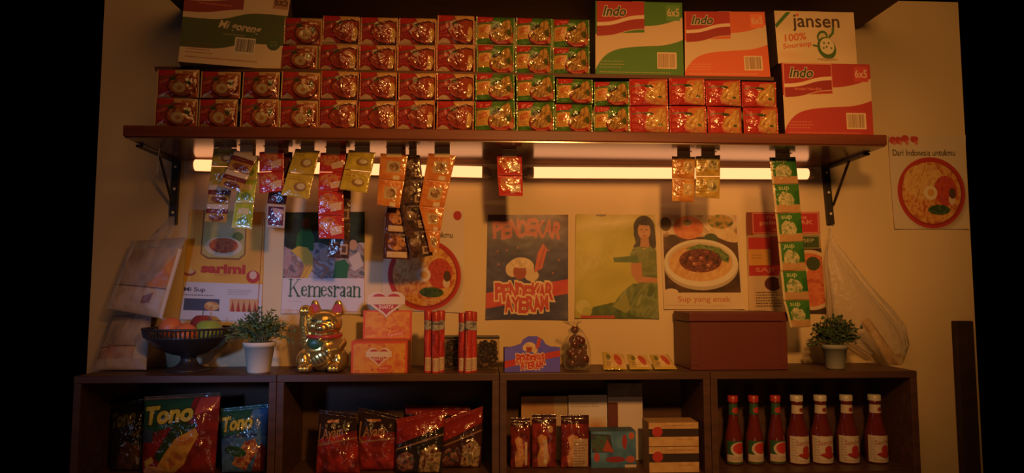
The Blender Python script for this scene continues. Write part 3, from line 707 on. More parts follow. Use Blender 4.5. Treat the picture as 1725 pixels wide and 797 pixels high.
# yellow noodle advert
w, h = 128, 188
c = Cv(w, h, (230, 166, 34), 1.4); c.mott(c.X > -1, [(222, 150, 28), (238, 182, 50)], 40, 2)
c.rect(0, 0, 10, h, (236, 196, 80), .6)
c.poly([(24, -2), (98, -2), (98, 74), (88, 84), (36, 84), (24, 76)], (150, 90, 30)); c.poly([(26, -2), (96, -2), (96, 73), (87, 81), (37, 81), (26, 75)], (206, 184, 96))
c.put((c.Y < 60) & (c.X > 26) & (c.X < 96), (186, 180, 110), .6); c.ell(62, 30, 20, 20, (214, 200, 150), .8, 0, .5); c.ell(84, 44, 9, 8, (110, 130, 60))
c.ell(61, 62, 31, 17, (226, 204, 166)); c.mott(c.mell(61, 60, 24, 13), [(186, 60, 20), (226, 116, 36), (206, 84, 26)], 5, 6)
c.text('sarimi', 28, 93, 98, 107, (192, 44, 26), .05); c.text('sarimi', 28, 93, 98, 107, (206, 52, 30), .02); c.scrib(50, 108, 80, 112, 1, (200, 120, 30), 2, 3)
c.ell(112, 112, 11, 11, (196, 50, 40)); c.ell(112, 109, 6, 7, (230, 190, 160)); c.ell(8, 108, 11, 6, (170, 70, 50)); c.ell(8, 106, 8, 4, (230, 190, 120))
c.rect(0, 124, w, h, (214, 208, 214)); c.text('Mi Sup', 2, 133, 36, 142, (66, 60, 70), .015); c.scrib(2, 144, 62, 148, 1, (90, 80, 90), 2, 4)
c.rect(4, 152, 60, 172, (74, 80, 104)); c.mott(c.mell(48, 164, 12, 8), [(196, 120, 60), (230, 190, 110)], 4, 4)
c.scrib(72, 134, 116, 144, 4, (150, 140, 150), 1, 12); c.rect(76, 150, 122, 172, (224, 170, 110))
for k in range(5): c.poly([(78 + k * 9, 172), (81 + k * 9, 152), (85 + k * 9, 172)], (186, 60, 40))
c.line([(126, 0), (121, h)], 1.4, (180, 90, 30))
poster('poster', 'yellow noodle advert poster with red lettering and white lower strip, behind the fruit bowl', [(320, 353), (446, 358), (440, 542), (304, 538)], c, seed=1)
# green serif title poster (photograph of people at work above a white strip)
w, h = 138, 172
c = Cv(w, h, (216, 206, 210), 1.6); c.rect(0, 0, w, 112, (30, 44, 26)); c.mott(c.Y < 112, [(18, 28, 18), (40, 60, 30), (24, 36, 20)], 18, 5)
c.mott((c.Y < 112) & (c.Y > 58 + 6 * np.sin(c.X / 12)), [(96, 100, 112), (170, 160, 166), (140, 110, 104), (190, 180, 186)], 17, 7, 10, .6)
c.ell(36, 19, 7, 9, (92, 50, 30)); c.poly([(20, 64), (22, 38), (30, 28), (44, 28), (51, 42), (50, 66)], (34, 104, 36)); c.poly([(12, 66), (24, 58), (40, 60), (50, 74), (50, 96), (42, 112), (30, 112), (36, 92), (28, 78)], (218, 178, 40))
c.ell(100, 60, 8, 9, (150, 90, 50)); c.ell(118, 56, 7, 9, (196, 150, 110)); c.poly([(84, 112), (88, 84), (104, 80), (112, 90), (108, 112)], (36, 110, 66)); c.poly([(110, 80), (128, 66), (136, 90), (122, 100)], (206, 190, 180)); c.line([(52, 84), (76, 96), (66, 112)], 4, (184, 120, 90)); c.ell(70, 74, 9, 9, (170, 150, 140)); c.ell(6, 80, 8, 18, (190, 150, 150), .8)
for k in range(7): c.line([(4 + k * 5, 112), (10 + k * 6, 90)], 1.5, (190, 90, 90), .7)
G = (38, 92, 62)
def serif(c, x, y, hgt, ch):
    """roman letters with bracketed feet, drawn as strokes"""
    t, n_ = 2.7, 1.1; xh = hgt * .62; b_ = y + hgt; top = y; xt = b_ - xh; ln = lambda pts, w_: c.line(pts, w_, G)
    ft = lambda xx, yy, l_=3.4: ln([(xx - l_, yy), (xx + l_, yy)], 1.2)
    if ch == 'K':
        ln([(x + 4, top), (x + 4, b_)], t); ft(x + 4, top + .6); ft(x + 4, b_ - .6); ln([(x + 5, top + hgt * .62), (x + 17, top)], n_); ft(x + 17, top + .6); ln([(x + 9, top + hgt * .45), (x + 18, b_)], t); ft(x + 18, b_ - .6); return 23
    if ch in 'nmr':
        ln([(x + 3, xt), (x + 3, b_)], t); ln([(x, xt + .8), (x + 3, xt)], 1.3); ft(x + 3, b_ - .6)
        if ch == 'r': ln([(x + 4, xt + 5), (x + 7, xt + 1.2), (x + 9, xt + 1.4)], 2); c.ell(x + 9.3, xt + 2.6, 1.9, 1.9, G); return 11.5
        for k in range(1 if ch == 'n' else 2):
            xx = x + 3 + 8.6 * k; ln([(xx + 1, xt + 4), (xx + 4, xt + .9), (xx + 7, xt + 1.2), (xx + 8.6, xt + 4)], 1.7); ln([(xx + 8.6, xt + 3), (xx + 8.6, b_)], t); ft(xx + 8.6, b_ - .6)
        return 15 if ch == 'n' else 23.4
    if ch == 'e':
        ln([(x + 1.6, xt + xh * .45), (x + 10, xt + xh * .4), (x + 9.2, xt + 3), (x + 6, xt + .8), (x + 3, xt + 3)], 1.4); ln([(x + 3, xt + 3), (x + 2, xt + xh * .5), (x + 3.2, b_ - 3)], 3); ln([(x + 3.2, b_ - 3), (x + 6.4, b_ - 1), (x + 10, b_ - 4)], 1.9); return 12.4
    if ch == 's':
        ln([(x + 8.6, xt + 4.6), (x + 7, xt + 1.2), (x + 3.4, xt + 1.2), (x + 2.2, xt + 4)], 1.7); ln([(x + 2.2, xt + 4), (x + 4.5, xt + xh * .45), (x + 8, b_ - xh * .35)], 3); ln([(x + 8, b_ - xh * .35), (x + 8, b_ - 2), (x + 4, b_ - .8), (x + 1.4, b_ - 4.4)], 1.7); return 11
    if ch == 'a':
        ln([(x + 2.2, xt + 4), (x + 4, xt + 1), (x + 7, xt + 1.2), (x + 8.4, xt + 4)], 1.8); ln([(x + 8.4, xt + 3), (x + 8.4, b_ - 1)], 3.2); ln([(x + 8, b_ - 1.2), (x + 11, b_ - .6)], 1.4); ln([(x + 8, xt + xh * .45), (x + 3, xt + xh * .62), (x + 2.2, b_ - 3.4), (x + 4.4, b_ - 1), (x + 8, b_ - 3.4)], 2); return 12.2
xx = 10.0
for ch in 'Kemesraan': xx += serif(c, xx, 114, 29, ch) * .915
c.scrib(10, 150, 40, 153, 1, (150, 150, 156), 1.2, 3, .6); c.line([(0, 166), (w, 167)], .8, (206, 130, 120))
poster('poster', 'poster with dark green serif title and a photograph of people outdoors, behind the golden cat', [(481, 358), (615, 357), (613, 530), (474, 528)], c, seed=2)
c = bowl_art(136, 172, 70, 110, 61, 'Dari Indonesia untukmu', 36); c.ell(125, 8, 7, 8, (190, 40, 34))
poster('poster', 'white noodle bowl poster, partly hidden behind orange and brown sachet strips', [(648, 354), (781, 356), (781, 527), (643, 522)], c, seed=3)
c = bowl_art(135, 158, 71, 97, 60, 'Dari Indonesia untukmu', 25)
poster('poster', 'white poster of a red noodle bowl high on the bare wall past the shelf', [(1495, 228), (1625, 228), (1632, 386), (1506, 386)], c, seed=4)
# dark blue snack poster
def burst(c, cx, cy, s_):
    c.ell(cx, cy, 22 * s_, 16 * s_, (222, 190, 140)); c.ell(cx - 14 * s_, cy + 4 * s_, 12 * s_, 13 * s_, (222, 190, 140)); c.ell(cx + 18 * s_, cy + 14 * s_, 12 * s_, 10 * s_, (216, 184, 136)); c.ell(cx - 2 * s_, cy + 8 * s_, 11 * s_, 13 * s_, (166, 52, 26))
    c.mott(c.mell(cx, cy - 6 * s_, 17 * s_, 8 * s_), [(206, 170, 120), (236, 208, 160)], 5, 3)
    c.poly([(cx + 22 * s_, cy + 10 * s_), (cx + 28 * s_, cy - 24 * s_), (cx + 37 * s_, cy - 40 * s_), (cx + 44 * s_, cy - 30 * s_), (cx + 36 * s_, cy + 2 * s_)], (206, 66, 34)); c.line([(cx + 30 * s_, cy + 2 * s_), (cx + 40 * s_, cy - 34 * s_)], 1.6 * s_, (150, 40, 24))
w, h = 138, 176
c = Cv(w, h, (34, 28, 90), 1.6); c.mott(c.X > -1, [(26, 22, 78), (44, 36, 98)], 50, 4); c.put(np.clip(1 - c.Y / 70, 0, 1), (150, 90, 60), .6)  # brownish fade at the top: a warm reflection put into the print
for i, ch in enumerate('PENDEKAR'):
    x = 9 + i * 14.5; y = 8 + 5 * ((x - 66) / 60) ** 2 + (i % 2) * 3; c.text(ch, x, y, x + 13, y + 26, (206, 66, 40), .05, .1, .12 * (i - 3.5) / 3.5 - .05, a=.85)
for x, y in ((18, 62), (34, 60), (112, 98), (122, 76), (20, 84), (52, 56), (104, 60)): c.ell(x, y, 1.8, 1.8, (200, 90, 70), .8)
c.poly([(0, 132), (w, 108), (w, 132), (0, 158)], (206, 30, 26)); burst(c, 58, 88, 1.0)
def jag(c, word, x0, y0, x1, y1, ow, seed):
    r_ = random.Random(seed); n_ = len(word); cw = (x1 - x0) / n_; L = []
    for i, ch in enumerate(word):
        dy = r_.uniform(-.12, .12) * (y1 - y0); L.append((ch, x0 + i * cw, y0 + dy, x0 + (i + 1) * cw - .4, y1 + dy + r_.uniform(-2, 2), r_.uniform(-.12, .12)))
    for ch, a, b_, d, e, r in L: c.text(ch, a, b_, d, e, (232, 200, 150), .05 + ow, 0, r)
    for ch, a, b_, d, e, r in L: c.text(ch, a, b_, d, e, (200, 36, 24), .045, 0, r)
jag(c, 'PENDEKAR', 16, 118, 112, 143, .08, 3); jag(c, 'AYERAM', 32, 138, 104, 162, .08, 8)
poster('poster', 'dark blue snack poster with jagged red lettering over a red band', [(822, 362), (957, 362), (957, 539), (818, 538)], c, 'printed_poster_gloss', seed=5)
# yellow-green poster with seated woman
w, h = 138, 177
c = Cv(w, h, (190, 176, 46), 1.6); c.mott(c.X > -1, [(172, 160, 38), (206, 192, 66)], 60, 9); c.put(np.clip(1 - np.abs(c.Y - 22 + c.X * .12) / 16, 0, 1), (226, 206, 150), .75)  # pale slanting band near the top: glare put into the print
c.put(np.clip(1 - c.Y / 12, 0, 1), (200, 170, 90), .6)
c.line([(26, 74), (16, 66), (8, 74), (8, 88), (18, 90), (26, 80), (32, 70), (36, 82), (42, 72), (46, 82), (54, 66), (62, 76), (70, 58), (80, 54)], 1.8, (206, 190, 110), .8); c.text('Cem', 6, 66, 34, 92, (206, 190, 110), -.01, .25, -.2, a=.55)
c.mott(c.inpoly([(30, 158), (62, 150), (96, 162), (138, 168), (138, 177), (20, 177)]), [(60, 84, 24), (96, 116, 36)], 9, 3); c.ell(14, 158, 12, 12, (206, 196, 110), .9); c.ell(20, 166, 8, 8, (180, 176, 70)); c.rect(10, 172, 66, 177, (186, 60, 30))
c.ell(118, 22, 18, 20, (54, 34, 22)); c.poly([(101, 20), (100, 34), (103, 48), (98, 56), (108, 58), (124, 56), (134, 60), (138, 52), (136, 22)], (48, 30, 20)); c.line([(104, 30), (106, 44), (102, 54)], 1.4, (84, 54, 34)); c.line([(132, 30), (133, 44), (135, 54)], 1.4, (84, 54, 34))                    # hair
c.ell(118, 28, 11, 15, (196, 136, 86)); c.poly([(112, 38), (125, 38), (127, 56), (110, 56)], (184, 122, 76))                              # face, neck
c.ell(113.5, 26, 1.6, 1, (90, 56, 40)); c.ell(122.5, 26, 1.6, 1, (90, 56, 40)); c.line([(117.5, 27), (117, 32)], 1, (160, 100, 64)); c.ell(118, 36, 3.2, 1.3, (176, 66, 50)); c.poly([(106, 16), (118, 9), (130, 16), (124, 19), (112, 18)], (54, 34, 22))
c.mott(c.inpoly([(92, 70), (98, 58), (110, 54), (116, 60), (128, 54), (138, 62), (138, 118), (106, 118), (98, 94)]), [(96, 110, 42), (132, 140, 62), (108, 120, 50)], 12, 9); c.poly([(64, 74), (104, 70), (108, 82), (66, 82)], (88, 116, 52)); c.poly([(94, 84), (112, 82), (112, 106), (138, 108), (138, 116), (104, 116), (94, 102)], (196, 130, 82))
c.mott(c.inpoly([(96, 118), (138, 116), (138, 177), (104, 174), (60, 158), (78, 132)]), [(84, 104, 44), (136, 146, 70), (104, 120, 54), (150, 156, 84)], 9, 6, 26, .5)
c.poly([(62, 156), (84, 134), (92, 160), (84, 168)], (150, 150, 60)); c.ell(44, 1, 9, 3, (110, 90, 40))
poster('poster', 'yellow green poster of a seated dark-haired woman in a green dress', [(970, 361), (1103, 362), (1110, 537), (968, 536)], c, 'printed_poster_gloss', seed=6)
# soup poster
w, h = 137, 162
c = Cv(w, h, (222, 196, 158), 1.6); c.rect(4, 3, w - 5, 134, (96, 60, 30)); c.mott((c.Y > 3) & (c.Y < 40) & (c.X > 4) & (c.X < w - 5), [(190, 150, 110), (226, 196, 150), (150, 110, 60)], 22, 8)
c.mott((c.Y > 60) & (c.Y < 134) & (c.X > 4) & (c.X < w - 5), [(60, 34, 18), (100, 60, 28)], 16, 4)
c.mott(c.mell(48, 24, 26, 20), [(206, 96, 40), (228, 140, 70)], 12, 6); c.ell(46, 16, 8, 5, (130, 110, 40)); c.ell(9, 18, 10, 12, (110, 80, 40)); c.mott(c.mell(104, 30, 34, 12, .5), [(220, 186, 130), (236, 208, 160)], 9, 2); c.mott(c.mell(104, 14, 22, 12), [(66, 84, 30), (206, 150, 50), (110, 120, 40)], 9, 8); c.ell(86, 42, 12, 8, (74, 90, 36)); c.ell(20, 46, 12, 10, (80, 50, 30))
c.ell(67, 88, 64, 42, (190, 170, 140)); c.ell(67, 84, 63, 40, (226, 210, 180)); c.ell(66, 82, 56, 33, (206, 186, 150)); c.mott(c.mell(66, 84, 54, 31), [(206, 146, 76), (228, 180, 110)], 6, 3, 12, .4)
c.mott(c.inpoly([(40, 60), (66, 52), (100, 58), (116, 72), (114, 84), (96, 78), (70, 64)]), [(76, 104, 40), (130, 150, 70), (58, 88, 34)], 7, 5)
c.mott(c.mell(66, 80, 36, 20), [(66, 22, 14), (136, 56, 34), (96, 34, 22), (176, 90, 60)], 6, 12)
for x, y in ((56, 86), (68, 76), (80, 88), (50, 76)): c.ell(x, y, 4.5, 3.6, (160, 80, 56)); c.ell(x - 1, y - 1, 2, 1.4, (214, 160, 130))
c.rect(0, 134, w, h, (222, 196, 158)); c.ell(14, 133, 12, 6, (222, 196, 158)); c.text('Sup yang enak', 25, 140, 114, 152, (196, 110, 56), .008); c.line([(4, 155), (w - 30, 156)], .7, (190, 150, 110))
poster('poster', 'white soup poster showing a bowl of noodles and meat, above the wooden chest', [(1112, 360), (1244, 360), (1254, 521), (1118, 521)], c, 'printed_poster_gloss', seed=7)
# red recipe poster
w, h = 128, 176
c = Cv(w, h, (176, 116, 70), 1.4); c.rect(0, 0, w, h, (190, 150, 104)); c.rect(0, 0, 12, 40, (150, 70, 40)); c.rect(10, 0, w - 1, 38, (196, 28, 28)); c.line([(12, 2), (w - 3, 2), (w - 3, 36), (12, 36), (12, 2)], 1.4, (226, 150, 120))
c.text('Rasa yang', 36, 6, 106, 13, (230, 150, 120), .01); c.text('paling ENAK', 24, 15, 116, 24, (230, 150, 120), .02); c.text('sekali', 46, 27, 96, 33, (230, 150, 120), .01)
c.rect(3, 44, 40, 64, (200, 30, 26)); c.rect(40, 42, 66, 96, (140, 30, 24)); c.rect(78, 42, 126, 64, (62, 84, 34)); c.line([(79, 43), (125, 43), (125, 63), (79, 63)], 1, (190, 170, 120)); c.text('RESEP', 84, 47, 116, 53, (200, 190, 140), .01); c.rect(3, 64, 36, 92, (222, 156, 50)); c.scrib(8, 72, 30, 82, 2, (160, 90, 30), 1.4, 3)
c.rect(3, 92, 66, 110, (192, 26, 24)); c.text('SAJI', 14, 96, 44, 105, (226, 130, 110), .02); c.rect(0, 110, 70, h, (214, 180, 136)); c.ell(42, 124, 14, 12, (90, 34, 24)); c.scrib(12, 136, 58, 164, 6, (90, 66, 46), 2.2, 7)
c.put((c.X > 70) & (c.Y > 64), (60, 40, 22)); c.ell(104, 118, 52, 52, (216, 184, 140)); c.mott(c.mell(104, 118, 44, 46), [(190, 80, 40), (222, 120, 60), (206, 96, 50)], 8, 5); c.ell(92, 100, 10, 11, (228, 196, 140)); c.ell(92, 100, 5, 5, (222, 160, 70)); c.ell(112, 90, 12, 12, (60, 74, 30))
poster('poster', 'red and cream recipe poster largely covered by the hanging green sachet strip', [(1256, 358), (1379, 357), (1391, 528), (1262, 530)], c, seed=8)

# ------------------------------------------------------------------ counter of open shelf units
KZ, KY = Zs(-.246), -.24
FZ = Zs(-.5465)           # floor of the upper compartments
edges = [124, 466, 841.5, 1196.5, 1545]
knames = ['low wooden shelf unit holding green and blue chip bags, under the fruit bowl', 'low wooden shelf unit holding dark red snack bags, under the golden cat', 'low wooden shelf unit holding striped boxes and sausage packs', 'low wooden shelf unit holding the row of sauce bottles']
for i in range(4):
    x0 = PZ(edges[i], KY, KZ).x + .0008; x1 = PZ(edges[i + 1], KY, KZ).x - .0008; t = .021
    u = thing('shelf_unit', knames[i], 'shelf unit', ((x0 + x1) / 2, KY / 2, 0), 'wooden shelf units of the counter')
    mb = MB(); mb.box((x0, KY, KZ - t), (x1, -.001, KZ)); bevel(obj('top_board', mb, 'wood_crate', u), .0015)
    for a in (x0, x1 - t):
        mb = MB(); mb.box((a, KY + .001, .001), (a + t, -.002, KZ - t - .0002)); bevel(obj('side_panel', mb, 'wood_crate', u), .0015)
    for zz, nm in ((FZ, 'shelf_board'), (.12, 'bottom_board')):
        mb = MB(); mb.box((x0 + t + .0002, KY + .004, zz - t), (x1 - t - .0002, -.008, zz)); obj(nm, mb, 'wood_crate', u)
    mb = MB(); mb.box((x0 + t + .0002, -.0078, .1), (x1 - t - .0002, -.002, KZ - t - .0002)); obj('back_panel', mb, 'wood_inner', u)
# dark board at the far end
mb = MB(); a, b_ = P(1611, 541, -.03), P(1640, 541, -.03); mb.box((a.x, -.03, .001), (b_.x, -.003, a.z)); tag(bevel(obj('wooden_post', mb, 'wood_post'), .003), 'dark wooden post standing against the wall beyond the counter end', 'post')

def on_counter(px, Y): return PZ(px, Y, KZ + .0003, 620)
def zat(px, py, Y): return P(px, py, Y).z

# ------------------------------------------------------------------ potted plants
def plant(label, px, Y, pot_top, pot_r_px, x0, x1, ytop, potm, leafm, seed, slim):
    b_ = on_counter(px, Y); s_ = F / (D + Y); r_ = pot_r_px / s_; hp = zat(px, pot_top, Y) - b_.z
    root = thing('potted_plant', label, 'potted plant', b_, 'potted plants on the counter')
    mb = MB(); mb.lathe([(.0, 0), (r_ * .68, 0), (r_ * .72, .004), (r_ * .94, hp - .014), (r_ * 1.02, hp - .014), (r_ * 1.04, hp), (r_ * .9, hp), (r_ * .86, hp - .012), (0, hp - .012)], b_.x, b_.y, b_.z, 36, cap=False); obj('pot', mb, potm, root)
    mb = MB(); mb.lathe([(0, hp - .0105), (r_ * .86, hp - .0108)], b_.x, b_.y, b_.z, 24, cap=False); obj('soil', mb, 'soil', root)
    rr = random.Random(seed); st = MB(); lf = MB(); H = zat(px, ytop, Y) - b_.z - hp; L0, R0 = (x0 - px) / s_, (x1 - px) / s_
    lv, lfc = [], []
    for k in range(90 if slim else 110):
        u = rr.uniform(-1, 1); ex = (R0 if u > 0 else -L0) * u * rr.uniform(.6, 1.0) if True else 0
        ey = rr.uniform(-.8, .5) * .06; ez = H * math.sqrt(max(0.02, 1 - (abs(u)) ** 2.2)) * rr.uniform(.45, 1.02) - .012 * abs(u)
        p0 = Vector((b_.x + rr.uniform(-.6, .6) * r_, b_.y + rr.uniform(-.5, .5) * r_, b_.z + hp - .014)); p2 = Vector((b_.x + ex, b_.y + ey, b_.z + hp + ez)); p1 = (p0 + p2) / 2 + Vector((-ex * .25, 0, abs(ex) * .35 + .008))
        pts = [p0 * (1 - t) ** 2 + p1 * 2 * t * (1 - t) + p2 * t * t for t in np.linspace(0, 1, 7)]
        st.tube(pts, [.0012] * 7, 4)
        for j in range(2, 7):
            for q in range(3):
                t_ = (pts[j] - pts[j - 1]).normalized(); dr = (t_ * rr.uniform(.3, 1) + Vector((rr.uniform(-1, 1), rr.uniform(-1, 1), rr.uniform(-.5, .9)))).normalized()
                L = rr.uniform(.011, .02) if slim else rr.uniform(.009, .015); wd = L * (.16 if slim else .36)
                sd = dr.cross(Vector((rr.uniform(-1, 1), rr.uniform(-1, 1), rr.uniform(-1, 1)))).normalized() * wd
                o_ = pts[j]; n0 = len(lv); up = dr.cross(sd).normalized() * wd * .4
                lv += [o_, o_ + dr * L * .45 + sd, o_ + dr * L, o_ + dr * L * .45 - sd, o_ + dr * L * .5 - up]; lfc += [(n0, n0 + 1, n0 + 4), (n0 + 1, n0 + 2, n0 + 4), (n0 + 2, n0 + 3, n0 + 4), (n0 + 3, n0, n0 + 4)]
    lf.add([tuple(v) for v in lv], lfc); obj('stems', st, 'stem', root); obj('foliage', lf, leafm, root)
plant('potted plant with thin spiky leaves in a white pot beside the fruit bowl', 436, -.175, 576, 25, 378, 496, 521, 'pot_white', 'leaf', 3, True)
plant('darker bushy potted plant in a grey pot beyond the wooden chest', 1407, -.17, 580, 21, 1358, 1456, 533, 'pot_grey', 'leaf_dark', 9, False)

# ------------------------------------------------------------------ fruit bowl
b_ = on_counter(317, -.115); s_ = F / (D - .115); R = 69 / s_; zr = zat(317, 553, -.115) - b_.z
root = thing('fruit_bowl', 'dark pedestal fruit bowl with pierced rim in front of the yellow poster', 'fruit bowl', b_)
mb = MB(); mb.lathe([(0, 0), (.062, 0), (.062, .004), (.05, .009), (.03, .02), (.022, .034), (.024, .046), (.05, .052), (R * .72, zr * .56), (R * .93, zr * .78), (R * .97, zr * .82), (R * .93, zr * .82), (R * .7, zr * .62), (.04, .058), (0, .056)], b_.x, b_.y, b_.z, 56, cap=False); obj('pedestal_bowl', mb, 'bowl_dark', root)
mb = MB(); mb.tube([(b_.x + R * math.cos(a), b_.y + R * math.sin(a), b_.z + zr) for a in np.linspace(0, 2 * PI, 65)], .0035, 8, cap=False)
for k in range(64):
    a = 2 * PI * k / 64; mb.tube([(b_.x + R * .95 * math.cos(a), b_.y + R * .95 * math.sin(a), b_.z + zr * .81), (b_.x + R * math.cos(a), b_.y + R * math.sin(a), b_.z + zr)], .0028, 5)
obj('pierced_rim', mb, 'bowl_dark', root)
fz = b_.z + .1
for nm, lab, cat, dx, dy, dz, r_, m_ in (('orange', 'orange at the rim of the fruit bowl nearest the paper pouches', 'orange', -.058, .0, .03, .035, 'fruit_orange'), ('orange', 'orange in the middle of the fruit bowl, touching the green apple', 'orange', -.0, -.03, .012, .036, 'fruit_orange'),
                                   ('green_apple', 'large yellow green apple in the fruit bowl', 'apple', .052, .012, .018, .043, 'fruit_green'), ('red_apple', 'dark red apple lying on top at the back of the fruit bowl', 'apple', .012, .064, .038, .036, 'fruit_red')):
    cc = Vector((b_.x + dx, b_.y + dy, fz + dz)); root = thing(nm, lab, cat, cc - Vector((0, 0, r_)))
    mb = MB(); prof = [(max(1e-4, r_ * math.sin(t) * (1.0 if 'orange' in nm else 1 + .06 * math.cos(t))), -r_ * .94 * math.cos(t) - (0 if 'orange' in nm else .18 * r_ * math.exp(-((PI - t) / .35) ** 2))) for t in np.linspace(0.01, PI - .01, 20)]
    mb.lathe(prof, cc.x, cc.y, cc.z, 28, cap=False); obj('flesh', mb, m_, root)
    mb = MB(); mb.tube([cc + Vector((0, 0, r_ * .74)), cc + Vector((.003, 0, r_ * .98 + (.008 if 'apple' in nm else 0)))], .0015, 6); obj('stalk', mb, 'stem', root)

# ------------------------------------------------------------------ golden beckoning cat
b_ = on_counter(545, -.14); u = 1 / (F / (D - .14))
root = thing('cat_figurine', 'shiny golden beckoning cat figurine with red ears on the counter', 'figurine', b_)
def L(x, y, z): return Vector((b_.x + x * u, b_.y + y * u, b_.z + z * u))
def cap_(mb, p0, p1, r0, r1, n_=7):
    for t in np.linspace(0, 1, n_): mb.ball(L(*(Vector(p0).lerp(Vector(p1), t))), (r0 * (1 - t) + r1 * t) * u, nu=16, nv=10)
mb = MB()
mb.ball(L(0, 0, 34), (33 * u, 27 * u, 36 * u)); mb.ball(L(0, 1, 14), (34 * u, 28 * u, 15 * u)); mb.ball(L(1, -4, 78), (29 * u, 24 * u, 23 * u)); cap_(mb, (0, 0, 50), (0, -1, 66), 26, 24)
mb.ball(L(1, -24, 71), (12 * u, 8 * u, 8 * u)); mb.ball(L(-13, -21, 74), (9 * u, 6 * u, 8 * u)); mb.ball(L(15, -21, 74), (9 * u, 6 * u, 8 * u))
for sx_, tx in ((-1, -13), (1, 20)):
    for t in np.linspace(0, 1, 8): mb.ball(L(tx + sx_ * (1 + 1.6 * t), -3, 94 + 17 * t), ((12.5 - 6.5 * t) * u, (7 - 3.4 * t) * u, 5 * u), nu=14, nv=8)
cap_(mb, (-26, -4, 44), (-31, -8, 76), 10, 8.5); cap_(mb, (-31, -8, 76), (-29, -10, 96), 8.5, 9); mb.ball(L(-28, -13, 100), (10 * u, 9 * u, 8 * u)); 
for k in (-1, 0, 1): mb.ball(L(-28 + 5.5 * k, -20, 98), (3.4 * u, 4 * u, 5 * u), nu=10, nv=8)
cap_(mb, (28, -6, 46), (24, -22, 36), 10, 8); cap_(mb, (24, -22, 36), (13, -28, 34), 8, 8)
for sx_ in (-1, 1):
    mb.ball(L(sx_ * 27, -8, 18), (15 * u, 20 * u, 19 * u)); mb.ball(L(sx_ * 23, -27, 8), (12 * u, 12 * u, 8.5 * u))
    for k in (-1, 0, 1): mb.ball(L(sx_ * 23 + 6 * k, -37, 7), (3.6 * u, 4 * u, 5 * u), nu=10, nv=8)
o = obj('body', mb, 'gold', root); rm = o.modifiers.new('fuse', 'REMESH'); rm.mode = 'VOXEL'; rm.voxel_size = .0022; rm.use_smooth_shade = True
sm_ = o.modifiers.new('smooth', 'SMOOTH'); sm_.iterations = 4; sm_.factor = .5
for tx, s2 in ((-14.5, -1), (21.5, 1)):
    mb = MB(); fr = []
    for t in np.linspace(0, 1, 15):
        an = PI * t; fr.append((tx + s2 * 1.2 * math.sin(an) + 8.2 * math.cos(an), 95 + 15 * math.sin(an) ** .8))
    fr = [L(x, -10.2 + .2 * (z - 95), z) for x, z in fr]; mb.prism8([p + Vector((0, .004, 0)) for p in fr], fr); bevel(obj('ear_lining', mb, 'red_lacquer', root), .0008)
mb = MB(); mb.tube([L(26.5 * math.cos(a), -1 + 25.5 * math.sin(a), 58 - 2 * math.sin(a) * -1) for a in np.linspace(0, 2 * PI, 49)], 3.4 * u, 10, cap=False); obj('collar', mb, 'red_lacquer', root)
mb = MB(); mb.ball(L(0, -28, 53), 4.4 * u, nu=16, nv=10); obj('bell', mb, 'gold', root)
mb = MB(); mb.ball(L(-8, -23.5, 46), (13 * u, 5 * u, 10 * u)); obj('bib', mb, 'green_lacquer', root)
cm = Matrix.Rotation(-.5, 3, 'Y')
mb = MB(); mb.ball(L(2, -32, 24), (21 * u, 4 * u, 12 * u), rot=cm); o = obj('coin', mb, 'gold', root)
mb = MB()
for k in range(-2, 3):
    ctr = Vector((k * 6, 0, 0)); p0 = cm @ (ctr + Vector((-1, -4.3 + abs(k) * .6, 7))); p1 = cm @ (ctr + Vector((1, -4.3 + abs(k) * .6, -7))); mb.tube([L(2 + p0.x, -32 + p0.y, 24 + p0.z), L(2 + p1.x, -32 + p1.y, 24 + p1.z)], 1.1 * u, 6)
obj('ridges', mb, 'dark_paint', o)
for ex in (-10, 12):
    mb = MB(); mb.ball(L(ex, -25.4, 83), (4.6 * u, 2.2 * u, 2.0 * u), nu=14, nv=8); obj('eye', mb, 'dark_paint', root)
mb = MB(); mb.ball(L(1, -32, 75), (2.6 * u, 1.6 * u, 1.8 * u), nu=12, nv=8); obj('nose', mb, 'red_lacquer', root)
mb = MB()
mb.tube([L(1, -32.2, 73), L(1, -32, 69.5), L(-4, -31.2, 67.5), L(-8, -29.5, 69)], .7 * u, 6); mb.tube([L(1, -32, 69.5), L(6, -31.2, 67.5), L(10, -29.5, 69)], .7 * u, 6); obj('mouth', mb, 'dark_paint', root)

# ------------------------------------------------------------------ display boxes
def heart(c, cx, cy, s_, word, col=(196, 34, 30)):
    H = lambda k: [(cx + k * s_ * 16 * math.sin(t) ** 3 / 16, cy - k * .82 * s_ * (13 * math.cos(t) - 5 * math.cos(2 * t) - 2 * math.cos(3 * t) - math.cos(4 * t)) / 16) for t in np.linspace(0, 2 * PI, 60)]
    c.poly(H(1.22), (232, 208, 180)); c.poly(H(1), col); c.rect(cx - 1.28 * s_, cy - .42 * s_, cx + 1.28 * s_, cy + .12 * s_, (232, 208, 180)); c.text(word, cx - .62 * s_, cy + .16 * s_, cx + .62 * s_, cy + .44 * s_, (236, 214, 190), .02)
def orange_bg(c):
    c.mott(c.X > -1, [(226, 130, 30), (236, 162, 40), (222, 112, 30)], 13, 5); r_ = random.Random(2)
    for k in range(16): c.ell(r_.uniform(0, c.w), r_.uniform(0, c.h), 2.4, 1.6, (200, 70, 24), .8)
    for e in (([(0, 1.5), (c.w, 1.5)]), ([(1.5, 0), (1.5, c.h)]), ([(c.w - 1.5, 0), (c.w - 1.5, c.h)])): c.line(e, 5, (226, 70, 24))
YF, YBk = -.21, -.10
p = on_counter(638, YF)
root = thing('display_box', 'orange counter display box with raised heart-topped lid and cream heart logo', 'display box', (p.x, (YF + YBk) / 2, p.z))
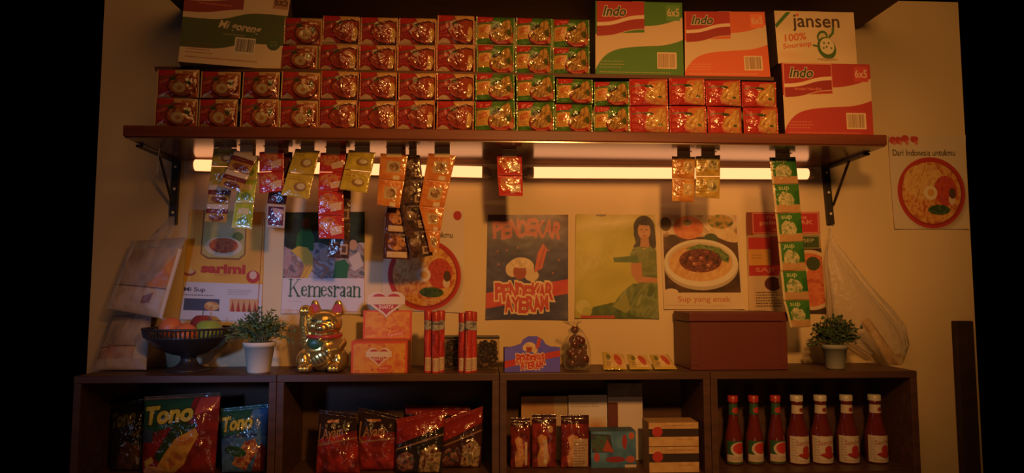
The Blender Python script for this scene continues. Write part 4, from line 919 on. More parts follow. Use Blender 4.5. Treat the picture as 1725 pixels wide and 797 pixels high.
x0, x1 = on_counter(591, YF).x, on_counter(686, YF).x; zf = zat(638, 575, YF)
c = Cv(96, 52, (230, 140, 34), 1.8); orange_bg(c); heart(c, 47, 24, 17, 'SHARTA'); c.ell(57, 44, 14, 5, (222, 90, 40), 1, -.2); c.scrib(48, 42, 66, 46, 1, (236, 190, 140), 2, 4)
mb = MB(); face(mb, [(x0, YF, zf), (x1, YF, zf), (x1, YF, p.z), (x0, YF, p.z)], c, False)
og = np.array((206, 92, 30)); B0, B1 = (x0, YBk, p.z), (x1, YBk, p.z)
mb.add([(x0, YF, p.z), (x0, YBk, p.z), (x0, YBk, zf), (x0, YF, zf)], [(3, 2, 1, 0)], og * .8); mb.add([(x1, YF, p.z), (x1, YBk, p.z), (x1, YBk, zf), (x1, YF, zf)], [(0, 1, 2, 3)], og * .8)
mb.add([(x0, YBk, p.z), (x1, YBk, p.z), (x1, YBk, zf), (x0, YBk, zf)], [(1, 0, 3, 2)], og * .7); mb.add([(x0, YF, zf), (x1, YF, zf), (x1, YBk, zf), (x0, YBk, zf)], [(0, 1, 2, 3)], og)
mb.add([(x0, YF, p.z), (x1, YF, p.z), (x1, YBk, p.z), (x0, YBk, p.z)], [(3, 2, 1, 0)], og * .7); obj('tray', mb, 'printed_carton', root)
c = Cv(84, 92, (230, 140, 34), 1.8); orange_bg(c); c.rect(0, 78, 84, 92, (222, 84, 30)); c.ell(56, 68, 17, 6.5, (226, 90, 44), 1, -.25); c.text('Gratis!', 43, 63, 69, 72, (236, 196, 150), .015, 0, -.25)
lx0, lx1 = P(612, 530, YBk).x, P(694, 530, YBk).x; zt_, zc = zat(650, 523, YBk), zf - .012
mb = MB(); Yl = YBk - .0015
face(mb, [(lx0, Yl, zt_), (lx1, Yl, zt_), (lx1, Yl, zc), (lx0, Yl, zc)], c, False); mb.box((lx0, Yl + .0004, zc), (lx1, Yl + .0026, zt_), og * .7); lid = obj('lid_panel', mb, 'printed_carton', root)
c = Cv(66, 58, (230, 206, 176), 1.8); heart(c, 33, 26, 24, 'SHARTA')
sc_ = F / (D + Yl); hc = P(651, 510, Yl); HX = lambda t, k=1.24: (hc.x + k * 25 / sc_ * math.sin(t) ** 3, hc.z + k * 20 / sc_ * (13 * math.cos(t) - 5 * math.cos(2 * t) - 2 * math.cos(3 * t) - math.cos(4 * t)) / 16)
mb = MB(); ts = np.linspace(0, 2 * PI, 48, endpoint=False); fr = [Vector((HX(t)[0], Yl - .003, HX(t)[1])) for t in ts]
mb.prism8(fr, [q + Vector((0, .0025, 0)) for q in fr], (232, 208, 180))
for k, col, s2 in ((1.0, (196, 34, 30), .0004),):
    mb.add([(HX(t, k)[0], Yl - .003 - s2, HX(t, k)[1]) for t in ts], [tuple(range(48))], col)
c = Cv(62, 14, (232, 208, 180), 2); q0 = 31 / sc_
mb.box((hc.x - q0, Yl - .0042, hc.z - 3 / sc_), (hc.x + q0, Yl - .0036, hc.z + 10 / sc_), (232, 208, 180))
c = Cv(28, 8, (196, 34, 30), 4); c.text('SHARTA', 1, 1, 27, 7.4, (236, 214, 190), .03)
face(mb, [(hc.x - 13 / sc_, Yl - .0038, hc.z - 3.2 / sc_), (hc.x + 13 / sc_, Yl - .0038, hc.z - 3.2 / sc_), (hc.x + 13 / sc_, Yl - .0038, hc.z - 10.5 / sc_), (hc.x - 13 / sc_, Yl - .0038, hc.z - 10.5 / sc_)], c, False)
obj('heart_topper', mb, 'painted', lid)
# blue display box
YF, YBk = -.21, -.12; s_ = F / (D + YF); p = on_counter(896, YF)
root = thing('display_box', 'purple blue arched counter display box with a red diagonal stripe and jagged lettering', 'display box', (p.x, (YF + YBk) / 2, p.z))
c = Cv(93, 60, (86, 78, 245), 1.8); c.mott(c.X > -1, [(78, 70, 235), (94, 84, 255)], 30, 3); c.poly([(0, 42), (93, 24), (93, 34), (0, 53)], (196, 30, 34)); burst(c, 42, 18, .45); jag(c, 'PENDEKAR', 20, 32, 68, 46, .07, 3); jag(c, 'AYERAM', 27, 42, 64, 54, .07, 8)
out = [(0, 60), (93, 60), (93, 19), (78, 18), (69, 14), (64, 6), (54, .6), (40, .6), (31, 6), (27, 13), (15, 17), (0, 20)]
x0 = on_counter(850, YF).x; zt_ = p.z + 60 / s_
mb = MB()
n_ = 93; tx = np.linspace(0, 93, c.nx)
def topy(x):
    o_ = sorted([(a, b2) for a, b2 in out[2:]]); return np.interp(x, [a for a, b2 in o_], [b2 for a, b2 in o_])
ty = topy(tx); U, V = uvgrid(c); Yp = ty[None, :] + (60 - ty[None, :]) * V
full = c.out(); iy = np.clip((Yp / 60 * (c.ny - 1)).round().astype(int), 0, c.ny - 1); Cc = full[iy, np.arange(c.nx)[None, :]]
Pg = np.stack([x0 + U * 93 / s_, np.full(U.shape, YF), p.z + (60 - Yp) / s_], -1); mb.grid(Pg, Cc, False)
pts = [Vector((x0 + a / s_, YF + .0004, p.z + (60 - b2) / s_)) for a, b2 in out]; mb.prism8(pts, [q + Vector((0, .0016, 0)) for q in pts], (56, 52, 124)); obj('front_panel', mb, 'printed_carton', root)
x1 = x0 + 93 / s_; zb = p.z + 38 / s_
mb = MB(); pr = lambda a, b2: mb.box(a, b2, (60, 56, 130))
pr((x0, YF + .0025, p.z), (x0 + .002, YBk, zb)); pr((x1 - .002, YF + .0025, p.z), (x1, YBk, zb)); pr((x0 + .002, YBk - .002, p.z), (x1 - .002, YBk, zb)); pr((x0 + .002, YF + .0025, p.z), (x1 - .002, YBk - .002, p.z + .002)); obj('tray', mb, 'printed_carton', root)

# ------------------------------------------------------------------ candy sticks and jars
def tube_art(seed):
    c = Cv(40, 104, (190, 26, 34), 1.2); r_ = random.Random(seed); c.mott(c.X > -1, [(150, 16, 26), (210, 40, 40), (176, 24, 32)], 7, seed, 40); c.rect(0, 0, 40, 20, (120, 122, 134)); c.mott(c.Y < 20, [(84, 84, 110), (190, 186, 180), (110, 100, 120)], 7, seed + 2)
    for k in range(5): x = r_.uniform(0, 40); c.line([(x, 22), (x + r_.uniform(-6, 6), 80)], r_.uniform(1, 2.4), r_.choice([(236, 150, 100), (120, 14, 24), (226, 90, 70)]), .8)
    c.rect(15, 74, 27, 100, (214, 184, 160)); c.scrib(16, 77, 26, 98, 6, (130, 90, 70), 1.2, seed); return c
def candy_tube(label, px, Y, ytop, lean, seed, group, ybot=626):
    b2 = on_counter(px, Y); s2 = F / (D + Y); r_ = 6.6 / s2; Ht = zat(px, ytop, Y) - b2.z
    root = thing('candy_tube', label, 'candy tube', b2, group)
    c = tube_art(seed); Cc = c.out(); th = np.linspace(0, 2 * PI, c.nx); zz = np.linspace(Ht - 15 / s2, 0, c.ny)
    ang = th + PI / 2 * 3 - PI * .95
    T, Z = np.meshgrid(ang, zz); Pg = np.stack([b2.x + lean * Z + r_ * np.cos(T), b2.y + r_ * np.sin(T), b2.z + Z], -1)
    mb = MB(); mb.grid(Pg, Cc, True); mb.lathe([(0, .0003), (r_, .0003)], b2.x, b2.y, b2.z, 24, (150, 20, 24), cap=False); obj('body', mb, 'printed_film', root)
    mb = MB(); zc = Ht - 15 / s2; mb.lathe([(r_ * 1.06, zc - .002), (r_ * 1.08, Ht - .004), (r_ * .95, Ht), (0, Ht)], b2.x + lean * zc, b2.y, b2.z, 24, cap=False); obj('cap', mb, 'cap_red', root)
lb = ['closest to that box', 'in the middle of its trio', 'farthest of its trio from that box']
for k, px in enumerate((720.5, 733.5, 742)): candy_tube('red candy tube beside the orange display box, ' + lb[k], px, (-.20, -.215, -.185)[k], 523 + (k % 2) * 2, 0, k, 'candy tubes on the counter')
lb = ['nearest the orange display box', 'in the middle of its trio', 'nearest the blue display box']
for k, px in enumerate((777.5, 788, 797)): candy_tube('red candy tube between the two dark jars, ' + lb[k], px, (-.20, -.218, -.195)[k], (527, 524, 525)[k], (0.02, 0.02, -.01)[k], k + 5, 'candy tubes on the counter')
for x0_, x1_, lab in ((748, 777, 'dark square candy jar showing between the two trios of red tubes'), (803, 841, 'dark square candy jar to the side of the blue display box')):
    Y = -.13; a = on_counter(x0_, Y); b2 = on_counter(x1_, Y); zt_ = zat(x0_, 567, Y); dp = .06
    root = thing('candy_jar', lab, 'jar', ((a.x + b2.x) / 2, Y + dp / 2, a.z), 'candy jars')
    mb = MB(); mb.box((a.x, Y, a.z), (b2.x, Y + dp, zt_ - .008)); bevel(obj('glass_body', mb, 'jar_glass', root), .004, 3)
    c = Cv(x1_ - x0_, 46, (40, 24, 18), 2); c.mott(c.X > -1, [(24, 14, 12), (90, 50, 30), (40, 20, 16), (150, 96, 56), (60, 26, 30)], 5, x0_); 
    mb = MB(); rr = random.Random(x0_)
    for k in range(120):
        x = rr.uniform(a.x + .009, b2.x - .009); y = rr.uniform(Y + .009, Y + dp - .009); z = a.z + .008 + rr.random() * (zt_ - a.z - .026)
        mb.ball((x, y, z), (.008, .006, .006), rr.choice([(70, 34, 22), (44, 22, 18), (110, 80, 50), (70, 24, 30), (30, 18, 14), (50, 26, 18)]), 8, 6, Matrix.Rotation(rr.uniform(0, 3), 3, 'Y'))
    tag(obj('candies', mb, 'printed_film', root), kind='stuff')
    mb = MB(); mb.box((a.x - .001, Y - .001, zt_ - .0078), (b2.x + .001, Y + dp + .001, zt_)); bevel(obj('lid', mb, 'jar_lid', root), .002)

# ------------------------------------------------------------------ tied clear bag of brown sweets
Y = -.15; b2 = on_counter(972, Y); s2 = F / (D + Y); rr = random.Random(4)
root = thing('sweets_bag', 'clear tied bag of brown sweets next to the blue display box', 'bag', b2)
mb = MB()
for k in range(34):
    x = rr.uniform(-13, 13); z = 7 + rr.random() * 50 * (1 - abs(x) / 40); mb.ball((b2.x + x / s2, b2.y + rr.uniform(-8, 8) / s2, b2.z + z / s2), (7.5 / s2, 6.5 / s2, 7.5 / s2), nu=14, nv=10)
mb.ball((b2.x - 3 / s2, b2.y, b2.z + 66 / s2), (7 / s2,) * 3, nu=14, nv=10)
tag(obj('sweets', mb, 'brown_candy', root), kind='stuff')
th = np.linspace(0, 2 * PI, 41); prof = [(0.1, .3), (19, .4), (22.5, 6), (22, 30), (20, 48), (13, 60), (9.5, 66), (4, 72), (9, 76), (14, 80)]
Pg = np.zeros((len(prof), 41, 3))
for i, (r_, z) in enumerate(prof):
    k = 1 + (.06 if i < 6 else .25) * np.sin(th * (7 if i < 6 else 9) + i); Pg[i, :, 0] = b2.x - (3 if i > 5 else 0) / s2 - (.0 if i < 8 else 4 / s2) + r_ / s2 * k * np.cos(th); Pg[i, :, 1] = b2.y + .62 * r_ / s2 * k * np.sin(th); Pg[i, :, 2] = b2.z + z / s2
mb = MB(); mb.grid(Pg, np.tile(lin((220, 220, 220)), (len(prof), 41, 1)), True, True); obj('clear_wrap', mb, 'clear_film', root)
mb = MB(); mb.tube([(b2.x - 3 / s2 + 4.6 / s2 * math.cos(a), b2.y + 3.4 / s2 * math.sin(a), b2.z + 72 / s2) for a in np.linspace(0, 2 * PI, 20)], .0012, 6, cap=False); obj('tie', mb, 'gold', root)

# ------------------------------------------------------------------ three cream packets lying against each other
for i, (q, lab) in enumerate((([(1014, 593), (1050, 597), (1057, 621), (1017, 625)], 'cream and yellow seasoning packet lying nearest the bag of brown sweets'),
                              ([(1056, 597), (1088, 598), (1100, 620), (1061, 624)], 'cream and yellow seasoning packet lying in the middle of three'),
                              ([(1094, 598), (1125, 597), (1141, 621), (1103, 625)], 'cream and yellow seasoning packet lying nearest the wooden chest'))):
    c = Cv(40, 30, (222, 184, 110), 2); c.mott(c.X > -1, [(206, 166, 90), (232, 200, 130)], 14, i); c.rect(0, 0, 12, 30, (190, 160, 50)); c.ell(26, 14, 6, 10, (196, 60, 24), 1, -.3); c.ell(10, 10, 4, 5, (110, 110, 40)); c.scrib(6, 18, 14, 24, 2, (120, 90, 40), 1.4, i); c.rect(0, 27, 40, 30, (206, 176, 60))
    Q = qpx(q, [-.135, -.135, -.205, -.205]); 
    for k in (2, 3): Q[k].z = KZ + .006
    mb = MB(); pillow(mb, Q, c, .006, (190, 160, 80), .001, i)
    tag(obj('seasoning_packet', mb, 'printed_film'), lab, 'packet', 'seasoning packets on the counter')
    # a second packet underneath each
    mb = MB(); Q2 = [Vector((v.x + .006, v.y + .012, max(KZ + .004, v.z - .016))) for v in Q]
    Q2 = [Vector((Q[0].x + .004, -.115, KZ + .012)), Vector((Q[1].x - .002, -.115, KZ + .012)), Vector((Q[2].x - .006, -.185, KZ + .003)), Vector((Q[3].x + .008, -.185, KZ + .003))]
    c2 = Cv(40, 30, (206, 166, 90), 1); pillow(mb, Q2, c2, .003, (190, 160, 80), .0005, i)
    tag(obj('seasoning_packet', mb, 'printed_film'), lab.replace('lying', 'tucked beneath the one').replace('beneath the one in', 'beneath the one in'), 'packet', 'seasoning packets on the counter')

# ------------------------------------------------------------------ wooden chest
Y0, Y1 = -.19, -.02; a = on_counter(1164, Y0); b2 = on_counter(1328, Y0); zt_ = zat(1240, 526, Y0); zl = zat(1240, 542, Y0)
root = thing('wooden_chest', 'reddish brown wooden chest with closed lid at the back of the counter', 'chest', ((a.x + b2.x) / 2, (Y0 + Y1) / 2, a.z))
mb = MB(); mb.box((a.x, Y0, a.z), (b2.x, Y1, zl - .0015)); bevel(obj('chest_body', mb, 'chest_red', root), .003)
mb = MB(); mb.box((a.x - .003, Y0 - .004, zl), (b2.x + .003, Y1, zt_)); bevel(obj('lid', mb, 'chest_red', root), .004, 3)
mb = MB()
for x in (a.x + .015, b2.x - .015): mb.box((x - .012, Y0 - .003, a.z + .0145), (x + .012, Y0 - .0003, zl - .003))
mb.box((a.x + .003, Y0 - .003, a.z + .001), (b2.x - .003, Y0 - .0003, a.z + .014)); bevel(obj('frame_strip', mb, 'chest_red', root), .001)

# ------------------------------------------------------------------ pouches and clear bags
c = Cv(110, 130, (170, 144, 120), 1.4); c.mott(c.X > -1, [(156, 130, 108), (186, 158, 132)], 30, 4); c.rect(0, 0, 110, 18, (160, 146, 132)); c.poly([(66, 84), (110, 20), (110, 70), (84, 92)], (206, 120, 40)); c.put(np.clip(1 - np.hypot((c.X - 98) / 22, (c.Y - 60) / 34), 0, 1), (206, 120, 40), .9)
c.rect(0, 84, 110, 86, (110, 80, 66)); c.rect(0, 86, 110, 130, (196, 160, 124)); c.mott((c.Y > 86), [(186, 148, 116), (206, 172, 136)], 24, 2); c.rect(0, 0, 12, 130, (200, 190, 186), .7); c.rect(104, 20, 110, 130, (222, 206, 190)); c.poly([(66, 100), (84, 92), (80, 110), (64, 112)], (140, 80, 50))
q = qpx([(222, 406), (313, 400), (273, 537), (178, 520)], [-.06, -.06, -.1, -.1])
top = P(291, 372, -.03)
root = thing('plastic_pouch', 'pale plastic pouch with orange contents hanging knotted from the far left bracket', 'pouch', (q[2] + q[3]) / 2, 'pale pouches')
mb = MB(); pillow(mb, q, c, .02, (180, 150, 124), .005, 4); obj('pouch_body', mb, 'printed_pouch', root)
kn = [P(291, 366, -.0225), P(283, 382, -.03), P(271, 397, -.04), P(262, 418, -.062)]; Pg = []
for i, (pt, w) in enumerate(zip(kn, (.006, .018, .026, .05))):
    th = np.linspace(0, 2 * PI, 25); k = 1 + .35 * np.sin(th * 5 + i); Pg.append(np.stack([pt.x + w * k * np.cos(th), pt.y - .004 + .3 * w * k * np.sin(th) * (.3 if i == 0 else 1), np.full(25, pt.z) + .004 * np.sin(th * 3)], -1))
mb = MB(); mb.grid(np.array(Pg), np.ones((4, 25, 3)), True); obj('clear_knot', mb, 'milky_film', root)
c = Cv(96, 80, (176, 158, 146), 1.4); c.mott(c.X > -1, [(160, 140, 128), (190, 172, 158)], 26, 7); c.rect(0, 48, 96, 50, (120, 92, 80)); c.mott((c.Y > 50), [(176, 134, 110), (200, 166, 140)], 20, 9); c.ell(24, 54, 16, 14, (176, 110, 110), .6, 0, .6); c.poly([(76, 44), (96, 30), (96, 80), (70, 80)], (206, 190, 176)); c.rect(0, 66, 96, 80, (196, 174, 156)); c.rect(0, 0, 60, 10, (120, 110, 104), .5)
q = qpx([(190, 532), (256, 528), (247, 608), (158, 604)], [-.05, -.05, -.12, -.12]); q[2].z = q[3].z = KZ + .004
mb = MB(); pillow(mb, q, c, .022, (170, 146, 126), .005, 9)
tag(obj('plastic_pouch', mb, 'printed_pouch'), 'pale plastic pouch standing on the counter below the hanging pouch', 'pouch', 'pale pouches')
# big translucent bag
root = thing('plastic_bag', 'large translucent plastic bag hanging from the bracket above the darker plant', 'plastic bag', P(1440, 560, -.08))
rows = [(398, 1400, 3, -.03), (410, 1402, 8, -.035), (440, 1412, 22, -.05), (480, 1430, 36, -.05), (520, 1450, 54, -.055), (550, 1463, 64, -.055), (580, 1482, 50, -.05), (598, 1494, 32, -.05)]
Pg = []
th = np.linspace(0, 2 * PI, 61)
for i, (py, px, hw, Y) in enumerate(rows):
    c0 = P(px, py, Y); s2 = F / (D + Y); w = hw / s2; k = 1 + .07 * np.sin(th * 9 + i * .3) + .04 * np.sin(th * 17 + i); dd = min(w * .4, -Y - .008)
    Pg.append(np.stack([c0.x + w * k * np.cos(th), c0.y + dd * k * np.sin(th), np.full(61, c0.z) + .006 * np.sin(th * 4) * (i > 3)], -1))
mb = MB(); mb.grid(np.array(Pg), np.ones((len(rows), 61, 3)), True); obj('bag_film', mb, 'milky_film', root)
q = qpx([(1450, 540), (1464, 536), (1520, 619), (1499, 620)], [-.12, -.12, -.1, -.1]); q[2].z = max(q[2].z, KZ + .002); q[3].z = max(q[3].z, KZ + .002)
c = Cv(20, 90, (206, 170, 120), 1); c.mott(c.X > -1, [(180, 140, 96), (220, 186, 136)], 9, 3, 40); mb = MB(); pillow(mb, q, c, .008, None, .002, 3); obj('rolled_edge', mb, 'printed_film', root)
mb = MB(); mb.tube([P(1400, 380, -.0225), P(1400, 392, -.026), P(1400, 402, -.03)], [.004, .003, .006], 8); obj('knot', mb, 'milky_film', root)

# ------------------------------------------------------------------ goods in the shelf units
def bag(label, q, Y, cv, bul, seed, group, lean=.03, cr=.008):
    """q: px TL TR BR BL; stands on the compartment floor and leans back a little"""
    Q = qpx(q, [Y + lean, Y + lean, Y, Y]); Q[2].z = Q[3].z = FZ + .002
    root = thing('snack_bag', label, 'snack bag', ((Q[2].x + Q[3].x) / 2, Y, FZ), group)
    d0, d1 = (Q[3] - Q[0]).normalized() * .012, (Q[2] - Q[1]).normalized() * .012
    mb = MB(); pillow(mb, [Q[0] + d0, Q[1] + d1, Q[2], Q[3]], cv, bul, (90, 70, 60), cr, seed, bottom_full=False); obj('pouch', mb, 'printed_film', root)
    U, V = np.meshgrid(np.linspace(0, 1, 40), np.linspace(0, 1, 6)); G = bil([Q[0], Q[1], Q[1] + d1, Q[0] + d0], U, V); G[..., 1] += .0012 * np.sin(V * 25)
    mb = MB(); mb.grid(G, np.tile(cv.out()[:3].mean((0, 1)), (6, 40, 1))); obj('top_seal', mb, 'printed_film', root)
    return root
def tono(top, body, seed, dark=1.0):
    c = Cv(122, 128, body, 1.2); c.mott(c.X > -1, [np.array(body) * .75, np.array(body) * 1.15], 26, seed)
    c.poly([(0, 0), (82, 0), (76, 40), (40, 52), (0, 60)], top); c.text('Tono', 6, 12, 84, 40, (18, 34, 24), .09, .08, -.05); c.text('Tono', 6, 12, 84, 40, (222, 200, 40), .05, .08, -.05)
    return c
c = tono((24, 92, 62), (150, 22, 20), 3); c.rect(0, 50, 24, 72, (50, 80, 110)); c.poly([(26, 96), (60, 40), (96, 44), (84, 72), (40, 116)], (40, 74, 44)); c.mott(c.inpoly([(30, 112), (60, 68), (92, 50), (98, 62), (74, 110), (52, 128), (34, 128)]), [(206, 120, 30), (236, 180, 60), (216, 150, 44)], 14, 2); c.poly([(92, 0), (122, 0), (122, 20), (88, 30)], (190, 60, 50)); c.poly([(6, 104), (20, 96), (24, 104), (8, 116)], (206, 170, 60)); c.ell(20, 122, 16, 10, (214, 150, 110))
bag('red and green chip bag with big yellow lettering, its full name readable', [(244, 668), (372, 660), (362, 792), (240, 792)], -.17, c, .04, 2, 'chip bags')
c = tono((26, 96, 70), (58, 116, 170), 5); c.mott(c.Y > 56, [(44, 100, 160), (90, 150, 196)], 20, 4); c.mott(c.inpoly([(34, 110), (70, 66), (96, 60), (104, 84), (70, 124)]), [(186, 110, 60), (226, 160, 90), (150, 60, 40)], 11, 4); c.ell(46, 84, 30, 10, (40, 90, 50), 1, .2); c.poly([(86, 128), (110, 70), (122, 80), (122, 128)], (130, 40, 36)); c.rect(18, 50, 100, 56, (30, 60, 110))
bag('blue and green chip bag with yellow lettering, nearest the unit side panel', [(372, 688), (455, 680), (446, 792), (374, 792)], -.155, c, .03, 4, 'chip bags')
c = tono((26, 34, 22), (34, 22, 16), 7); c.A = c.A * .45; c.mott(c.inpoly([(20, 110), (60, 70), (110, 84), (100, 128), (30, 128)]), [(60, 34, 16), (96, 54, 20)], 12, 2); c.line([(86, 62), (118, 44)], 4, (110, 80, 40))  # whole print scaled to a darker tone
bag('very dark green chip bag at the far end of the counter', [(190, 682), (256, 668), (248, 792), (186, 792)], -.115, c, .03, 6, 'chip bags')
def snack(seed, upper, lower_, gold=True, chips=False):
    c = Cv(80, 100, lower_, 1.4); c.mott(c.X > -1, [np.array(lower_) * .7, np.array(lower_) * 1.2], 20, seed); c.poly([(0, 0), (80, 0), (80, 22), (0, 44)], upper)
    c.poly([(0, 52), (80, 34), (80, 37), (0, 55)], (150, 110, 84))
    if gold:
        c.text('Ayam', 8, 22, 50, 44, (176, 120, 70), .02, .3, -.22); c.line([(6, 18), (4, 46), (12, 52)], 3, (176, 120, 70)); c.line([(22, 12), (42, 8)], 4, (190, 110, 60))
    if chips: c.mott(c.inpoly([(40, 100), (44, 60), (66, 50), (78, 66), (74, 100)]), [(110, 90, 60), (190, 160, 120), (90, 40, 30)], 7, seed); c.mott(c.mell(18, 78, 16, 18), [(40, 50, 60), (130, 60, 60), (160, 140, 120)], 6, seed)
    return c
bag('dark red snack bag with gold script, first in the unit below the golden cat', [(538, 690), (600, 698), (606, 792), (532, 792)], -.185, snack(1, (40, 16, 14), (150, 18, 22)), .028, 3, 'snack bags under the counter')
bag('dark red snack bag with gold script and tall torn top, second in its row', [(604, 686), (676, 702), (668, 792), (602, 792)], -.15, snack(2, (44, 16, 14), (146, 18, 26)), .028, 7, 'snack bags under the counter')
bag('black snack bag with red band and pale food picture, third in its row', [(668, 706), (750, 690), (744, 792), (666, 792)], -.19, snack(3, (150, 16, 22), (34, 24, 24), False, True), .028, 8, 'snack bags under the counter')
bag('black and red snack bag with brown food picture, beside the middle side panel', [(744, 708), (814, 684), (810, 792), (742, 792)], -.13, snack(5, (150, 18, 22), (72, 26, 18), False, True), .028, 11, 'snack bags under the counter')
c = Cv(110, 100, (40, 16, 14), 1); c.rect(0, 0, 110, 12, (150, 24, 20))
bag('snack bag with thin red top edge standing behind the black bags', [(682, 681), (792, 684), (792, 792), (686, 792)], -.045, c, .02, 15, 'snack bags under the counter', .02)
# paper cartons at the back of the third unit
for (x0_, x1_, yt, Y, kind, lab) in ((878, 957, 668, -.055, 0, 'tan and orange paper carton at the back behind the sausage packs'), (958, 1024, 666, -.06, 1, 'white carton with faint lilac print between two others at the back'), (1025, 1084, 646, -.065, 2, 'tallest greyish white carton with a short red brown stripe')):
    a = PZ(x0_, Y, FZ, 780); b2 = PZ(x1_, Y, FZ, 780); zt_ = zat(x0_, yt, Y); w = x1_ - x0_; c = Cv(w, 120, (232, 212, 204), 1)
    if kind == 0: c.mott(c.X > -1, [(190, 120, 60), (206, 160, 110)], 40, 3); c.rect(w * .7, 0, w, 120, (206, 176, 140))
    if kind == 1: c.rect(0, 10, w, 40, (236, 222, 226)); c.ell(w * .7, 66, 24, 26, (206, 130, 60), .8, 0, .7); c.scrib(4, 14, w - 6, 24, 2, (170, 150, 150), 1.6, 3)
    if kind == 2: c.rect(0, 30, 17, 84, (116, 46, 28)); c.mott(c.Y < 22, [(120, 100, 86), (150, 128, 110)], 14, 2)
    root = thing('paper_carton', lab, 'carton', ((a.x + b2.x) / 2, Y + .02, FZ)); z0 = FZ + .0004
    mb = MB(); face(mb, [(a.x + .0005, Y, zt_), (b2.x - .0005, Y, zt_), (b2.x - .0005, Y, z0), (a.x + .0005, Y, z0)], c, False); mb.box((a.x + .0005, Y + .0003, z0), (b2.x - .0005, -.012, zt_), (170, 150, 130)); obj('box_body', mb, 'printed_carton', root)
# sausage packs
def sausage(seed):
    c = Cv(38, 84, (120, 22, 20), 1.4); c.mott(c.X > -1, [(86, 14, 14), (150, 30, 26)], 12, seed); c.rect(0, 0, 38, 9, (66, 10, 12)); r_ = random.Random(seed)
    c.mott(c.inpoly([(8, 32), (14, 26), (22, 30), (24, 50), (27, 66), (22, 82), (10, 82), (8, 66), (12, 50)]), [(190, 120, 66), (216, 156, 96)], 9, seed)
    c.rect(27 if seed != 1 else 18, 36, 32 if seed != 1 else 23, 78, (206, 176, 150)); c.ell(28, 18, 4, 6, (196, 150, 110)) if seed == 1 else None
    if seed == 2: c.rect(16, 34, 36, 84, (196, 166, 140)); c.scrib(17, 38, 35, 80, 9, (120, 84, 66), 1.6, 4)
    return c
for i, (x0_, x1_, yt, lab) in enumerate(((860, 893, 704, 'red sausage pack at the panel end of its row of three'), (896, 937, 698, 'red sausage pack with a round cream spot, in the middle of three'), (945, 992, 699, 'red sausage pack with cream text label beside the blue box'))):
    bag(lab, [(x0_, yt), (x1_, yt), (x1_, 792), (x0_, 792)], -.15, sausage(i), .016, i + 20, 'sausage packs', .012, .004)['category'] = 'sausage pack'
# blue box
c = Cv(78, 62, (56, 116, 168), 1.6); c.mott(c.X > -1, [(40, 96, 150), (84, 144, 190)], 18, 4); c.poly([(0, 4), (34, 6), (38, 36), (2, 36)], (60, 60, 80)); c.mott(c.mell(16, 20, 15, 15), [(40, 50, 90), (60, 110, 90), (96, 60, 60)], 6, 3); c.poly([(20, 34), (28, 14), (40, 36)], (180, 60, 40)); c.ell(58, 18, 4, 13, (170, 30, 44)); c.ell(42, 48, 17, 5, (150, 24, 50)); c.ell(10, 44, 5, 8, (190, 60, 70)); c.ell(70, 8, 5, 6, (200, 90, 60)); c.rect(58, 57, 78, 62, (214, 190, 180)); c.ell(68, 48, 8, 6, (190, 80, 60))
Y = -.155; a = PZ(996, Y, FZ, 780); b2 = PZ(1072, Y, FZ, 780); zt_ = zat(1030, 727, Y); root = thing('blue_box', 'bright blue snack box with red oval marks beside the striped boxes', 'box', ((a.x + b2.x) / 2, Y + .03, FZ))
mb = MB(); face(mb, [(a.x, Y, zt_), (b2.x, Y, zt_), (b2.x, Y, FZ + .0004), (a.x, Y, FZ + .0004)], c, False); mb.box((a.x, Y + .0003, FZ + .0004), (b2.x, Y + .07, zt_), (44, 90, 130)); obj('box_body', mb, 'printed_carton', root)
# striped boxes
Y = -.225; a = PZ(1094, Y, FZ, 780); b2 = PZ(1178, Y, FZ, 780); zA, zB = zat(1130, 712, Y), zat(1130, 753, Y)
for z0, z1, lab in ((FZ + .0004, zB, 'cream box with dark stripe and red dot, lower of the two stacked'), (zB + .0006, zA, 'cream box with dark stripe and red dot, upper of the two stacked')):
    c = Cv(86, 42, (216, 170, 106), 1.8); c.mott(c.X > -1, [(206, 158, 96), (226, 182, 118)], 12, 3); c.rect(0, 11, 86, 25, (52, 30, 22)); c.ell(15, 16, 9, 8.5, (196, 34, 30)); c.rect(0, 41, 86, 42, (110, 70, 44)); c.scrib(30, 3, 82, 8, 1, (140, 90, 50), 1.6, 5, .6); c.rect(28, 0, 28.7, 10, (160, 110, 70)); c.scrib(50, 28, 80, 32, 1, (150, 100, 60), 1.4, 8, .6)
    root = thing('striped_box', lab, 'box', ((a.x + b2.x) / 2, Y + .03, z0), 'striped boxes'); mb = MB(); face(mb, [(a.x, Y, z1), (b2.x, Y, z1), (b2.x, Y, z0), (a.x, Y, z0)], c, False); mb.box((a.x, Y + .0003, z0), (b2.x, Y + .08, z1), (190, 146, 92)); obj('box_body', mb, 'printed_carton', root)
